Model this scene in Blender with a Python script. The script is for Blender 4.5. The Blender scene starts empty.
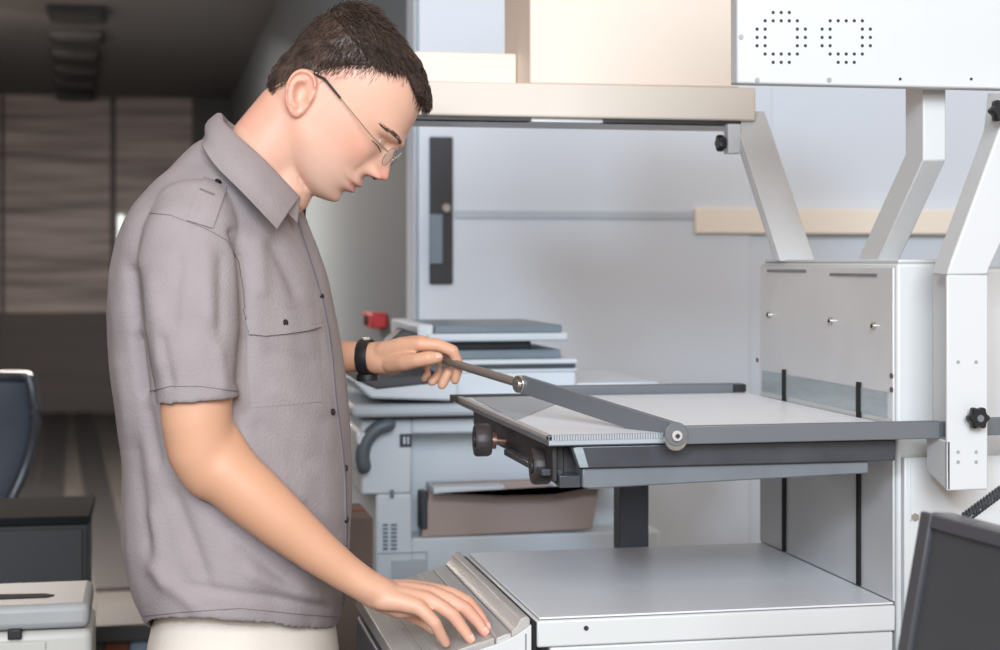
import bpy, bmesh, math, random
import numpy as np
from mathutils import Vector, Matrix, noise
from mathutils.bvhtree import BVHTree
random.seed(7); rng = np.random.default_rng(7)
SC = bpy.context.scene
COL = SC.collection
# ---------------------------------------------------------------- camera geometry
FPX, HZ, HOR = 1700.0, 1.38, 262.0
TH = math.radians(11.63)
CT, ST = math.cos(TH), math.sin(TH)
def U2W(u, v, z): return (u*CT + v*ST, -u*ST + v*CT, z)          # right, away, up -> world
def W(px, py, d): return U2W((px-500)/FPX*d, d, HZ-(py-HOR)/FPX*d)
def ray(px): r = (px-500)/FPX; return (r*CT+ST, -r*ST+CT)
def zat(py, d): return HZ-(py-HOR)/FPX*d
def onY(px, py, Y):
    a, b = ray(px); t = Y/b; return (a*t, Y, zat(py, t))
def onX(px, py, X):
    a, b = ray(px); t = X/a; return (X, b*t, zat(py, t))
def onZ(px, py, Z):
    d = (HZ-Z)*FPX/(py-HOR); return W(px, py, d)
# ---------------------------------------------------------------- materials
def srgb(c):
    return tuple((x/255/12.92 if x/255 <= .04045 else ((x/255+.055)/1.055)**2.4) for x in c)
def mat(name, rgb, rough=.5, metal=0.0, var=.06, vscale=6, bump=0.0, bscale=200, spec=.5, stretch=None, coat=0, sss=0, rgb2=None, emit=None):
    m = bpy.data.materials.new(name); m.use_nodes = True
    nt = m.node_tree; N = nt.nodes; L = nt.links
    b = N['Principled BSDF']
    c = srgb(rgb); c2 = srgb(rgb2) if rgb2 else tuple(x*(1-var*2) for x in c)
    tc = N.new('ShaderNodeTexCoord'); mp = N.new('ShaderNodeMapping')
    if stretch: mp.inputs['Scale'].default_value = stretch
    L.new(tc.outputs['Object'], mp.inputs['Vector'])
    nz = N.new('ShaderNodeTexNoise'); nz.inputs['Scale'].default_value = vscale; nz.inputs['Detail'].default_value = 5
    L.new(mp.outputs[0], nz.inputs['Vector'])
    mx = N.new('ShaderNodeMix'); mx.data_type = 'RGBA'
    mx.inputs[6].default_value = (*c, 1); mx.inputs[7].default_value = (*c2, 1)
    rp = N.new('ShaderNodeMapRange'); rp.inputs[1].default_value = .35; rp.inputs[2].default_value = .7
    L.new(nz.outputs['Fac'], rp.inputs[0]); L.new(rp.outputs[0], mx.inputs[0])
    L.new(mx.outputs[2], b.inputs['Base Color'])
    b.inputs['Roughness'].default_value = rough; b.inputs['Metallic'].default_value = metal
    b.inputs['Specular IOR Level'].default_value = spec
    b.inputs['Coat Weight'].default_value = coat
    if sss:
        b.inputs['Subsurface Weight'].default_value = sss
        b.inputs['Subsurface Radius'].default_value = (.9, .35, .2); b.inputs['Subsurface Scale'].default_value = .008
    if bump:
        n2 = N.new('ShaderNodeTexNoise'); n2.inputs['Scale'].default_value = bscale; n2.inputs['Detail'].default_value = 3
        L.new(mp.outputs[0], n2.inputs['Vector'])
        bp = N.new('ShaderNodeBump'); bp.inputs['Strength'].default_value = bump; bp.inputs['Distance'].default_value = .002
        L.new(n2.outputs['Fac'], bp.inputs['Height']); L.new(bp.outputs[0], b.inputs['Normal'])
    if emit:
        b.inputs['Emission Color'].default_value = (*srgb(rgb), 1); b.inputs['Emission Strength'].default_value = emit
    return m
M = {}
M['white'] = mat('white_powder_coat', (196, 197, 195), .42, var=.01)
M['offwhite'] = mat('cream_powder_coat', (226, 210, 194), .5, var=.01)
M['beam'] = mat('beige_powder_coat', (210, 200, 186), .5, var=.02)
M['plate'] = mat('zinc_side_plate', (205, 206, 205), .36, metal=.25, var=.03, vscale=9, bump=.05, bscale=40)
M['plategrey'] = mat('scuffed_zinc', (168, 180, 184), .33, metal=.5, var=.08, stretch=(1, 4, 30), vscale=5)
M['tabletop'] = mat('brushed_table_metal', (216, 216, 217), .38, metal=.0, var=.03, vscale=4)
M['tablewhite'] = mat('table_white', (200, 200, 196), .4, var=.01)
M['strip'] = mat('aluminium_strip', (190, 186, 180), .35, metal=.2, var=.05, stretch=(30, 1, 30), vscale=8)
M['stripgrey'] = mat('anodised_grey_strip', (176, 171, 165), .42, metal=.15, var=.06, stretch=(30, 1, 30), vscale=8)
M['black'] = mat('black_plastic', (22, 22, 24), .45)
M['slot'] = mat('slot_black', (8, 8, 9), .8)
M['bar'] = mat('grey_painted_bar', (100, 103, 106), .42, metal=.1, var=.03)
M['bardark'] = mat('dark_painted_steel', (74, 77, 82), .3, metal=.3, var=.16, vscale=14)
M['bargrey'] = mat('worn_grey_steel', (116, 121, 126), .38, metal=.2, var=.1, vscale=12)
M['rod'] = mat('handle_rod_metal', (138, 126, 116), .32, metal=.5)
M['chrome'] = mat('chrome', (200, 198, 190), .22, metal=.9)
M['paperwhite'] = mat('white_sheet', (226, 228, 230), .35, var=.01)
M['sheetgrey'] = mat('grey_sheet', (160, 164, 168), .4, var=.03)
M['knob'] = mat('knob_brown_black', (52, 46, 46), .5, bump=.2, bscale=90)
M['mech'] = mat('dark_mechanism', (44, 41, 42), .5, var=.2, vscale=20)
M['copper'] = mat('copper_shaft', (120, 92, 80), .35, metal=.7)
M['post'] = mat('slate_post', (74, 78, 88), .5)
M['lower'] = mat('slate_lower_cabinet', (88, 92, 102), .5)
M['copier'] = mat('copier_white', (212, 222, 230), .5, var=.01)
M['copierg'] = mat('copier_grey', (186, 196, 204), .5, var=.02)
M['copierdark'] = mat('copier_dark_grey', (62, 66, 72), .45)
M['copierblue2'] = mat('slate_handle', (92, 102, 112), .45)
M['copiershade'] = mat('tray_panel_shade', (176, 160, 154), .6, var=.02)  # tan shadow over the copier recess, put into the base colour
M['copierblue'] = mat('copier_blue_grey', (120, 134, 146), .4)
M['wallblue'] = mat('wall_pale_blue', (211, 219, 227), .75, var=.01, vscale=2)
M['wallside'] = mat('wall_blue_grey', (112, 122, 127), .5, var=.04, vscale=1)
M['door'] = mat('door_pale_blue', (214, 221, 228), .5, var=.01)
M['rail'] = mat('rail_cream', (244, 234, 218), .5, var=.01)
M['ceil'] = mat('dark_grey_ceiling', (124, 124, 124), .8, var=.05, vscale=.6)
M['floorm'] = mat('grey_floor', (62, 60, 57), .55, var=.12, vscale=1.2)
M['floorst'] = mat('dark_floor_strip', (30, 30, 32), .5)
M['red'] = mat('red_plastic', (196, 30, 34), .5)
M['mon'] = mat('monitor_bezel', (72, 72, 75), .38, coat=.2)
M['screen'] = mat('monitor_screen', (66, 67, 69), .28, spec=.5)
M['printer'] = mat('printer_cream', (184, 181, 172), .5, var=.01)
M['printerg'] = mat('printer_grey', (158, 158, 156), .5)
M['chairm'] = mat('slate_blue_mesh', (62, 68, 78), .6, bump=.4, bscale=300)
M['cabdark'] = mat('charcoal_cabinet', (46, 46, 46), .6)
M['cabtop'] = mat('matte_black_top', (30, 30, 30), .9, spec=.1)
M['bench'] = mat('grey_bench', (70, 70, 69), .6)
M['orange'] = mat('rust_box', (128, 78, 56), .8)
M['bluebox'] = mat('pale_blue_box', (150, 170, 186), .7)
M['card'] = mat('brown_cardboard', (104, 90, 82), .85)
M['led'] = mat('door_plate', (42, 42, 44), .4)
# wood end wall
def wood():
    m = mat('grey_brown_planks', (122, 110, 106), .6, var=.1)
    nt = m.node_tree; N = nt.nodes; L = nt.links; b = N['Principled BSDF']
    tc = N.new('ShaderNodeTexCoord'); mp = N.new('ShaderNodeMapping'); mp.inputs['Scale'].default_value = (.35, 1, 5.5)
    L.new(tc.outputs['Object'], mp.inputs[0])
    nz = N.new('ShaderNodeTexNoise'); nz.inputs['Scale'].default_value = 2.2; nz.inputs['Detail'].default_value = 6
    L.new(mp.outputs[0], nz.inputs['Vector'])
    cr = N.new('ShaderNodeValToRGB'); e = cr.color_ramp.elements
    e[0].position = .3; e[0].color = (*srgb((92, 82, 79)), 1); e[1].position = .72; e[1].color = (*srgb((166, 153, 147)), 1)
    L.new(nz.outputs['Fac'], cr.inputs[0]); L.new(cr.outputs[0], b.inputs['Base Color'])
    return m
M['wood'] = wood()
M['wooddark'] = mat('dark_wood_dado', (62, 52, 50), .6, stretch=(.4, 1, 5), vscale=2, var=.15)
# ---------------------------------------------------------------- mesh builder
class MB:
    def __init__(s): s.v = []; s.f = []; s.mi = []; s.mats = []
    def mid(s, m):
        if m not in s.mats: s.mats.append(m)
        return s.mats.index(m)
    def add(s, vs, fs, m=None):
        n = len(s.v); s.v += [tuple(p) for p in vs]
        for f in fs: s.f.append(tuple(i+n for i in f)); s.mi.append(m)
        return s
    def box(s, x0, x1, y0, y1, z0, z1, m=None):
        vs = [(x, y, z) for z in (z0, z1) for y in (y0, y1) for x in (x0, x1)]
        return s.add(vs, [(0,2,3,1),(4,5,7,6),(0,1,5,4),(2,6,7,3),(0,4,6,2),(1,3,7,5)], m)
    def prism(s, pts, axis, a0, a1, m=None):
        def P(p, a):
            if axis == 'x': return (a, p[0], p[1])
            if axis == 'y': return (p[0], a, p[1])
            return (p[0], p[1], a)
        n = len(pts)
        vs = [P(p, a0) for p in pts]+[P(p, a1) for p in pts]
        fs = [tuple(range(n)), tuple(reversed(range(n, 2*n)))]+[(i, i+n, (i+1) % n+n, (i+1) % n) for i in range(n)]
        return s.add(vs, fs, m)
    def hexa(s, a, b, m=None):          # two matching rings of n points
        n = len(a)
        return s.add(list(a)+list(b), [tuple(range(n)), tuple(reversed(range(n, 2*n)))]+[(i, i+n, (i+1) % n+n, (i+1) % n) for i in range(n)], m)
    def tube(s, path, rad, n=12, m=None, flat=None, up=(0,0,1), round_ends=True):
        P = [Vector(p) for p in path]; k = len(P)
        if not hasattr(rad, '__len__'): rad = [rad]*k
        rings = []; U0 = Vector(up)
        def frame(t):
            a = U0 - t*U0.dot(t)
            if a.length < 1e-3: a = Vector((1,0,0)) - t*t.x
            a.normalize(); return a, t.cross(a)
        T = []
        for i in range(k):
            t = (P[min(i+1, k-1)]-P[max(i-1, 0)]).normalized(); T.append(t)
        seq = []
        if round_ends:
            for q in (80, 55, 30):
                q = math.radians(q); seq.append((P[0]-T[0]*rad[0]*math.sin(q), rad[0]*math.cos(q), T[0], 0))
        for i in range(k): seq.append((P[i], rad[i], T[i], i))
        if round_ends:
            for q in (30, 55, 80):
                q = math.radians(q); seq.append((P[-1]+T[-1]*rad[-1]*math.sin(q), rad[-1]*math.cos(q), T[-1], k-1))
        vs = []
        for c, r, t, i in seq:
            a, b = frame(t); fl = flat[i] if flat else 1.0
            for j in range(n):
                w = 2*math.pi*j/n
                vs.append(c+a*(math.cos(w)*r*fl)+b*(math.sin(w)*r))
        R = len(seq); fs = [tuple(reversed(range(n))), tuple(range((R-1)*n, R*n))]
        for i in range(R-1):
            for j in range(n):
                fs.append((i*n+j, i*n+(j+1) % n, (i+1)*n+(j+1) % n, (i+1)*n+j))
        return s.add(vs, fs, m)
    def cyl(s, p0, p1, r, n=24, m=None, r1=None):
        return s.tube([p0, p1], [r, r if r1 is None else r1], n, m, round_ends=False)
    def grid(s, rows, m=None, close_u=False, caps=True):      # rows: list of rings (lists of points)
        n = len(rows[0]); vs = [p for r in rows for p in r]; fs = []
        for i in range(len(rows)-1):
            for j in range(n if close_u else n-1):
                fs.append((i*n+j, i*n+(j+1) % n, (i+1)*n+(j+1) % n, (i+1)*n+j))
        if close_u and caps: fs += [tuple(reversed(range(n))), tuple(range((len(rows)-1)*n, len(rows)*n))]
        return s.add(vs, fs, m)
    def sphere(s, c, r, sc=(1,1,1), nu=16, nv=10, m=None):
        rows = []
        for i in range(1, nv):
            a = math.pi*i/nv
            rows.append([(c[0]+r*sc[0]*math.sin(a)*math.cos(2*math.pi*j/nu), c[1]+r*sc[1]*math.sin(a)*math.sin(2*math.pi*j/nu), c[2]-r*sc[2]*math.cos(a)) for j in range(nu)])
        return s.grid(rows, m, True)
    def build(s, name, mats, parent=None, bevel=0, smooth=40, seg=2, fix=True):
        me = bpy.data.meshes.new(name)
        off = Vector(parent.matrix_world_loc) if False else Vector((0,0,0))
        if parent is not None: off = root_loc(parent)
        me.from_pydata([tuple(Vector(p)-off) for p in s.v], [], s.f)
        if not isinstance(mats, (list, tuple)): mats = [mats]
        for mm in mats: me.materials.append(mm)
        for p, mi in zip(me.polygons, s.mi): p.material_index = mi or 0
        if fix:
            bm = bmesh.new(); bm.from_mesh(me); bmesh.ops.recalc_face_normals(bm, faces=bm.faces); bm.to_mesh(me); bm.free()
        me.polygons.foreach_set('use_smooth', [True]*len(me.polygons))
        if smooth < 180: me.set_sharp_from_angle(angle=math.radians(smooth))
        o = bpy.data.objects.new(name, me); COL.objects.link(o)
        if parent is not None: o.parent = parent
        if bevel:
            b = o.modifiers.new('bevel', 'BEVEL'); b.width = bevel; b.segments = seg; b.limit_method = 'ANGLE'; b.angle_limit = math.radians(35)
            b.harden_normals = False
        return o
def root_loc(o):
    loc = Vector((0,0,0))
    while o is not None: loc += o.location; o = o.parent
    return loc
def tag(o, label=None, cat=None, group=None, kind=None):
    for k, v in (('label', label), ('category', cat), ('group', group), ('kind', kind)):
        if v: o[k] = v
    return o
def empty(name, loc, label, cat, group=None):
    o = bpy.data.objects.new(name, None); COL.objects.link(o); o.location = loc; o.empty_display_size = .1
    return tag(o, label, cat, group)
def struct(name, mb, m, **k):
    return tag(mb.build(name, m, **k), kind='structure')
def remeshed(mb, name, voxel, iters, mats, parent, factor=.5):
    """grow one continuous skin over all the shapes in mb"""
    o = mb.build('tmp', mats)
    r = o.modifiers.new('r', 'REMESH'); r.mode = 'VOXEL'; r.voxel_size = voxel; r.adaptivity = 0
    if iters:
        sm = o.modifiers.new('s', 'SMOOTH'); sm.factor = factor; sm.iterations = iters
    dg = bpy.context.evaluated_depsgraph_get(); dg.update()
    me = bpy.data.meshes.new_from_object(o.evaluated_get(dg))
    bpy.data.objects.remove(o)
    me.materials.clear()
    for mm in (mats if isinstance(mats, (list, tuple)) else [mats]): me.materials.append(mm)
    off = root_loc(parent)
    n = len(me.vertices); co = np.empty(n*3); me.vertices.foreach_get('co', co); co = co.reshape(-1, 3)-np.array(off)
    me.vertices.foreach_set('co', co.ravel())
    me.polygons.foreach_set('use_smooth', [True]*len(me.polygons)); me.update()
    me.name = name
    ob = bpy.data.objects.new(name, me); COL.objects.link(ob); ob.parent = parent
    return ob

# ================================================================ SETTING
YB = 4.75; XC = onY(413, 200, YB)[0]; ZC = 2.9; YE = 16.0; XL = -1.85
b = MB(); b.box(XC, 4.2, YB, YB+.12, 0, 3.0); struct('wall_back', b, M['wallblue'])
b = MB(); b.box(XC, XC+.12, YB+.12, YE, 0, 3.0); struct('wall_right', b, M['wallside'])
b = MB(); b.box(XL-.12, XL, 2.0, YE, 0, 3.0); struct('wall_left', b, M['wood'])
b = MB(); b.box(XL-.12, XC+.12, YE, YE+.12, 0, 3.0)
wx = onY(113, 200, YE)[0]
struct('wall_end', b, M['wood'])
b = MB()   # panel joints and lower dado on the far plank wall
zz = zat(310, YE*1.02)
b.box(XL, XC, YE-.03, YE, 0, zz); struct('trim_1', b, M['wooddark'])
b = MB()
for px, w in ((3, .03), (113, .05), (196, .04)):
    x = onY(px, 200, YE)[0]; b.box(x-w/2, x+w/2, YE-.05, YE, 0, ZC)
struct('trim_2', b, M['wooddark'])
b = MB(); x = onY(192, 200, YE)[0]; b.box(x, XC, YE-.04, YE-.001, zz, ZC); struct('trim_3', b, M['cabdark'])
b = MB(); b.box(XL-.12, 4.2, -1.2, YE+.1, -.1, 0); struct('floor', b, M['floorm'])
b = MB(); b.box(XL-.12, XC+.12, 4.9, YE+.1, ZC, ZC+.12); struct('ceiling', b, M['ceil'])
# tiny lit window slit at the far end
p = onY(118, 215, YE-.05); q = onY(124, 246, YE-.05)
b = MB(); b.box(p[0], q[0], YE-.09, YE-.051, q[2], p[2]); struct('window_1', b, mat('daylit_pane', (215, 225, 215), .4, emit=1.0))
# floor strips running down the hallway
for i, ((ax, ay), (bx_, by_), w) in enumerate((((47, 520), (59, 402), .16), ((115, 590), (81, 402), .16), ((14, 520), (36, 402), .18))):
    a = onZ(ax, ay, .004); c = onZ(bx_, by_, .004)
    b = MB(); b.hexa([(a[0]-w/2, a[1], 0), (a[0]+w/2, a[1], 0), (c[0]+w/2, c[1], 0), (c[0]-w/2, c[1], 0)],
                     [(a[0]-w/2, a[1], .012), (a[0]+w/2, a[1], .012), (c[0]+w/2, c[1], .012), (c[0]-w/2, c[1], .012)])
    struct('trim_%d' % (4+i), b, M['floorst'])
# door in the back wall: leaf, frame edge, dark handle plate
dx0 = onY(417, 200, YB)[0]; dx1 = dx0+.98
b = MB(); b.box(dx0, dx1, YB-.03, YB-.002, .01, 2.25)
door = tag(b.build('door_1', M['door'], bevel=.004), kind='structure')
b = MB(); b.box(XC, dx0-.006, YB-.02, YB-.001, 0, 2.32); b.box(XC, dx1+.07, YB-.02, YB-.001, 2.252, 2.32); b.box(dx1, dx1+.07, YB-.02, YB-.001, 0, 2.32)
struct('trim_7', b, M['wallblue'], bevel=.003)
# dark tall handle plate (slightly leaning because it turns with the leaf)
p = onY(429, 137, YB-.03); q = onY(452, 284, YB-.03)
b = MB(); b.box(p[0], q[0], YB-.045, YB-.031, q[2], p[2]); pl = b.build('handle_plate', M['led'], door, bevel=.003)
c = onY(436, 232, YB-.05); b = MB(); b.box(c[0]-.018, c[0]+.018, YB-.06, YB-.046, c[2]-.09, c[2]+.05); b.build('lock_cover', M['copierblue'], pl, bevel=.003)
b = MB(); b.box(onY(453, 218, YB)[0], dx1-.01, YB-.036, YB-.031, zat(219, 4.85), zat(211, 4.85)); b.build('push_rail', M['copierg'], door, bevel=.002)
c = onY(446, 208, YB-.05); b = MB(); b.cyl((c[0], YB-.06, c[2]), (c[0], YB-.03, c[2]), .012); b.build('keyhole', M['chrome'], pl)
# wall rail (cream band) across the back wall
z0 = zat(236, YB); z1 = zat(206, YB)
b = MB(); x = onY(690, 220, YB)[0]; b.box(x, 4.2, YB-.05, YB-.001, z0+.01, z1); struct('trim_8', b, M['rail'], bevel=.004)
b = MB(); b.box(dx1+.07, x-.001, YB-.02, YB-.001, zat(222, YB), zat(212, YB)); struct('trim_9', b, M['wallblue'], bevel=.004)
b = MB(); b.box(XC+.0, 4.2, YB-.015, YB-.001, 0, .09); struct('baseboard_back', b, M['wallblue'])
# ceiling lamps of the hallway
cl_lbl = ['unlit grey ceiling lamp nearest the camera at the top left edge', 'second unlit grey ceiling lamp along the hallway row', 'third unlit grey ceiling lamp along the hallway row',
          'fourth unlit grey ceiling lamp along the hallway row', 'fifth unlit grey ceiling lamp along the hallway row', 'farthest unlit grey ceiling lamp, close to the plank wall']
for i, yy in enumerate((10, 34, 52, 67, 80, 92)):
    d = (ZC-HZ)*FPX/(HOR-yy); cx = W(78-yy*.03, yy, d)
    t = empty('ceiling_light', (cx[0], cx[1], ZC), cl_lbl[i], 'ceiling light', 'unlit lamps on the hallway ceiling')
    b = MB(); b.box(cx[0]-.17, cx[0]+.17, cx[1]-.22, cx[1]+.22, ZC-.05, ZC-.001); b.build('lamp_housing', M['cabdark'], t, bevel=.01)
    b = MB(); b.box(cx[0]-.14, cx[0]+.14, cx[1]-.19, cx[1]+.19, ZC-.06, ZC-.045); b.build('diffuser', M['bench'], t, bevel=.006)
# fire alarm button on the side wall
p = onX(377, 311, XC); q = onX(389, 329, XC)
t = empty('alarm_button', (XC, (p[1]+q[1])/2, (p[2]+q[2])/2), 'red fire alarm call box on the grey blue wall above the copier', 'fire alarm')
y0, y1 = sorted((p[1], q[1])); yc = (y0+y1)/2
b = MB(); b.box(XC-.05, XC-.001, yc-.11, yc+.11, q[2], p[2]); b.build('housing', M['red'], t, bevel=.006)
b = MB(); b.cyl((XC-.06, yc, (p[2]+q[2])/2), (XC-.04, yc, (p[2]+q[2])/2), .016); b.build('push_button', M['black'], t)
# ================================================================ BOOK SCANNER
XT0, XT1, YT0, YT1, ZT = .535, 1.080, 2.34, 2.893, .877
XB1 = 1.153
sc = empty('book_scanner', (.8, 2.6, 0), 'large white and grey book scanner with hinged press frame in front of the man', 'scanner')
def part(name, b, m, par=None, **k): return b.build(name, m, par or sc, **k)
# lower cabinet
b = MB(); b.box(XT0-.02, XT1, YT0+.012, YT1, 0, .80); b.box(XT1, 1.5, YT0+.012, YT1, 0, .80)
part('cabinet', b, M['tablewhite'], bevel=.004)
b = MB(); b.box(.345, XT0-.02, YT0+.03, YT1, 0, .775); part('console_cabinet', b, M['lower'], bevel=.004)
# table: white rim + metal top
b = MB(); b.box(XT0, XT1-.002, YT0, YT1, .835, ZT-.004); tb = part('table', b, M['tablewhite'], bevel=.003)
b = MB(); b.box(XT0+.004, XT1-.004, YT0+.004, YT1-.004, ZT-.003, ZT); part('table_plate', b, M['tabletop'], tb, bevel=.001)
b = MB(); b.box(XT0+.02, XT1-.004, YT0+.004, YT1, .801, .834); b.box(XT1+.002, 1.5, YT0-.002, YT1, .801, .834); part('table_apron', b, M['tablewhite'], bevel=.003)
b = MB()
for px, py in ((586, 628),):
    c = onY(px, py, YT0); b.cyl((c[0], YT0-.002, c[2]), (c[0], YT0+.01, c[2]), .0035, 12)
part('screw', b, M['mech'], tb)
# dark gap strip between table and console
b = MB(); b.box(XT0-.008, XT0-.0005, YT0+.001, YT1, .80, ZT-.006); part('gap_seal', b, M['slot'])
# console: channel strip, flat strip, sloped hand panel
zr = .848
def slope(x): return zr-(.477-x)*.27
b = MB(); b.prism([(.499, .80), (XT0-.009, .80), (XT0-.009, ZT-.001), (XT0-.014, ZT+.003), (.512, ZT-.001), (.505, ZT-.014), (.499, ZT-.018)], 'y', YT0+.004, YT1)
part('channel_strip', b, M['stripgrey'], bevel=.0015)
b = MB(); b.prism([(.477, .78), (.498, .78), (.498, ZT-.02), (.490, ZT-.021), (.477, zr+.003)], 'y', YT0+.002, YT1); part('flat_strip', b, M['strip'], bevel=.001)
b = MB(); b.prism([(.345, slope(.345)-.022), (.345, slope(.345)), (.4765, zr+.002), (.4765, .78), (.40, .77)], 'y', YT0+.012, YT1)
cp = part('control_panel', b, M['stripgrey'], bevel=.0015)
b = MB()
for x, w, h in ((.372, .002, .0014), (.398, .004, .002), (.452, .002, .002), (.470, .0025, .002)):
    b.prism([(x-w, slope(x-w)-.001), (x+w, slope(x+w)-.001), (x+w, slope(x+w)+h), (x-w, slope(x-w)+h)], 'y', YT0+.013, YT1)
part('panel_rib', b, M['strip'], cp)
b = MB(); b.prism([(.3815, slope(.3815)-.0015), (.387, slope(.387)-.0015), (.387, slope(.387)+.0006), (.3815, slope(.3815)+.0006)], 'y', YT0+.02, YT1-.02); part('panel_slot', b, M['slot'], cp)
# white end cap of the console, facing the camera
b = MB(); b.prism([(.36, .70), (XT0-.009, .70), (XT0-.009, ZT-.008), (.505, ZT-.022), (.478, zr-.004), (.36, slope(.36)-.004)], 'y', YT0-.004, YT0+.003)
ec = part('console_end_cap', b, M['tablewhite'], bevel=.001)
b = MB(); b.box(.517, .5185, YT0-.0055, YT0-.003, .70, ZT-.02); part('cap_seam', b, M['bargrey'], ec)
# tower (side box): left plate with slots, front face
ztw = 1.378
b = MB(); b.box(XT1, XB1, YT0, YT1+.02, 0.80, ztw); tw = part('tower', b, M['white'], bevel=.005, seg=3)
b = MB(); b.box(XT1-.004, XT1-.0002, YT0+.006, YT1+.012, ZT+.001, ztw-.006); sp = part('side_plate', b, M['plate'], tw, bevel=.001)
# scuffed lower plate strips beside slots
b = MB()
ys = [onX(p, 400, XT1)[1] for p in (765, 785.5, 789, 858.5, 864, 891)]
b.box(XT1-.0055, XT1-.0041, ys[1], ys[0], 1.148, 1.186)
b.box(XT1-.0055, XT1-.0041, ys[3], ys[2], 1.148, 1.186)
b.box(XT1-.0055, XT1-.0041, ys[5], ys[4], 1.148, 1.186)
part('scuffed_strip', b, M['plategrey'], sp)
for px in (787, 862):
    y = onX(px, 400, XT1)[1]; b = MB(); b.box(XT1-.007, XT1-.0042, y-.007, y+.007, ZT+.003, 1.194); part('guide_slot', b, M['slot'], sp)
for pa, pb_, py in ((770, 809, 271), (833, 880, 275)):
    ya = onX(pa, py, XT1)[1]; yb = onX(pb_, py, XT1)[1]; z = onX((pa+pb_)/2, py, XT1)[2]
    b = MB(); b.box(XT1-.006, XT1-.0041, yb, ya, z-.002, z+.0025); part('vent_slit', b, M['bargrey'], sp)
for px, py in ((772, 315), (834, 321), (877, 326)):
    y, z = onX(px, py, XT1)[1:]; b = MB(); b.cyl((XT1-.009, y, z), (XT1-.004, y, z), .006, 16, 0); b.cyl((XT1-.0095, y, z), (XT1-.0088, y, z), .003, 8, 1)
    part('screw', b, [M['chrome'], M['slot']], sp)
for px, py in ((760, 360), (896, 376), (897, 390)):
    y, z = onX(px, py, XT1)[1:]; y = max(y, YT0+.008)
    b = MB(); b.cyl((XT1-.0065, y, z), (XT1-.004, y, z), .004, 12); part('rivet', b, M['copper'], sp)
b = MB(); b.box(XT1+.004, XB1-.004, YT0+.004, YT1+.01, ztw+.0002, ztw+.006); part('tower_lid', b, M['plate'], tw, bevel=.002)
# right-hand body behind the bracket
b = MB(); b.box(XB1+.001, 1.5, YT0+.03, YT1, .836, 1.372); part('drive_housing', b, M['plate'], bevel=.006)
b = MB(); b.box(XT1+.006, 1.5, YT0-.012, YT0-.0005, .836, 1.092); lp = part('lower_front_plate', b, M['white'], bevel=.002)
b = MB()
p = onY(911, 432, YT0-.014); q = onY(948, 520, YT0-.014)
for x0, x1, za, zb in ((p[0], p[0]+.0012, q[2], p[2]), (p[0], q[0], q[2], q[2]+.0012)):
    b.box(x0, x1, YT0-.0128, YT0-.0119, za, min(zb, 1.09))
part('plate_seam', b, M['copierg'], lp)
c = onY(915, 517, YT0-.013); b = MB(); b.cyl((c[0], YT0-.015, c[2]), (c[0], YT0-.011, c[2]), .006, 6); part('screw', b, M['chrome'], lp)
# front bracket with star knob and rising arm
YK = 2.215
x0 = onY(947, 400, YK)[0]; x1 = onY(988, 400, YK)[0]; zb = zat(490, 2.40); zt = zat(275, 2.40)
b = MB(); b.box(x0, x1, YK, YK+.006, zb, zt); b.prism([(YK, zb), (YK, zat(440, 2.4)), (YK+.065, zat(440, 2.4)), (YK+.065, zb+.02)], 'x', x0, x0+.006); b.box(x1-.03, x1-.012, YK+.0065, YT0-.013, zb+.02, zt)
br = part('bracket', b, M['white'], bevel=.002)
P = lambda px, py: (onY(px, py, YK)[0], onY(px, py, YK)[2])
arm = [P(947, 275), P(951, 262), P(1000, 128), P(1004, 90), P(1045, 90), P(1045, 150), P(990, 268), P(988, 275)]
b = MB(); b.prism(arm, 'y', YK, YK+.05); part('bracket_arm', b, M['white'], br, bevel=.003)
c = onY(973, 417, YK)
def star(b, c, ax, r, th, lobes=6, m=None):
    n = 48; ring = []
    for j in range(n):
        a = 2*math.pi*j/n; rr = r*(1+.13*math.cos(lobes*a))
        ring.append((math.cos(a)*rr, math.sin(a)*rr))
    rows = []
    for t, s in ((0, .85), (.15, 1), (.8, 1), (1, .82)):
        if ax == 'y': rows.append([(c[0]+p[0]*s, c[1]-th*t, c[2]+p[1]*s) for p in ring])
        else: rows.append([(c[0]-th*t, c[1]+p[0]*s, c[2]+p[1]*s) for p in ring])
    b.grid(rows, m, True)
b = MB(); star(b, (c[0], YK-.008, c[2]), 'y', .0145, .014); b.cyl((c[0], YK-.01, c[2]), (c[0], YK, c[2]), .006); kn = part('star_knob', b, M['black'], br)
b = MB(); b.cyl((c[0], YK-.0235, c[2]), (c[0], YK-.021, c[2]), .005, 16); part('knob_cap', b, M['bargrey'], kn)
b = MB()
for dx, dy in ((-9, 30), (9, 30), (-9, 40), (9, 40), (-9, -60), (9, -60)):
    c2 = onY(967+dx, 422+dy, YK); b = MB(); b.cyl((c2[0], YK-.001, c2[2]), (c2[0], YK+.002, c2[2]), .0025, 12)
    part('screw', b, M['plategrey'], br)
c = onY(995, 112, YK)
b = MB(); star(b, (c[0], YK-.008, c[2]), 'y', .015, .016); b.cyl((c[0], YK-.01, c[2]), (c[0], YK+.002, c[2]), .006); part('star_knob', b, M['black'], br)
# ---- cradle tray (middle level)
ZY = 1.140; YY0, YY1 = 2.26, 2.976; XA, XZ_ = .533, XT1-.008
b = MB()
b.box(XA, XZ_, YY0, YY1, ZY-.012, ZY-.004)
tr = part('press_tray', b, M['bargrey'], bevel=.001)
b = MB(); b.box(XA+.012, XZ_-.002, YY0+.02, YY1-.012, ZY-.0038, ZY); part('white_sheet', b, M['paperwhite'], tr)
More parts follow.
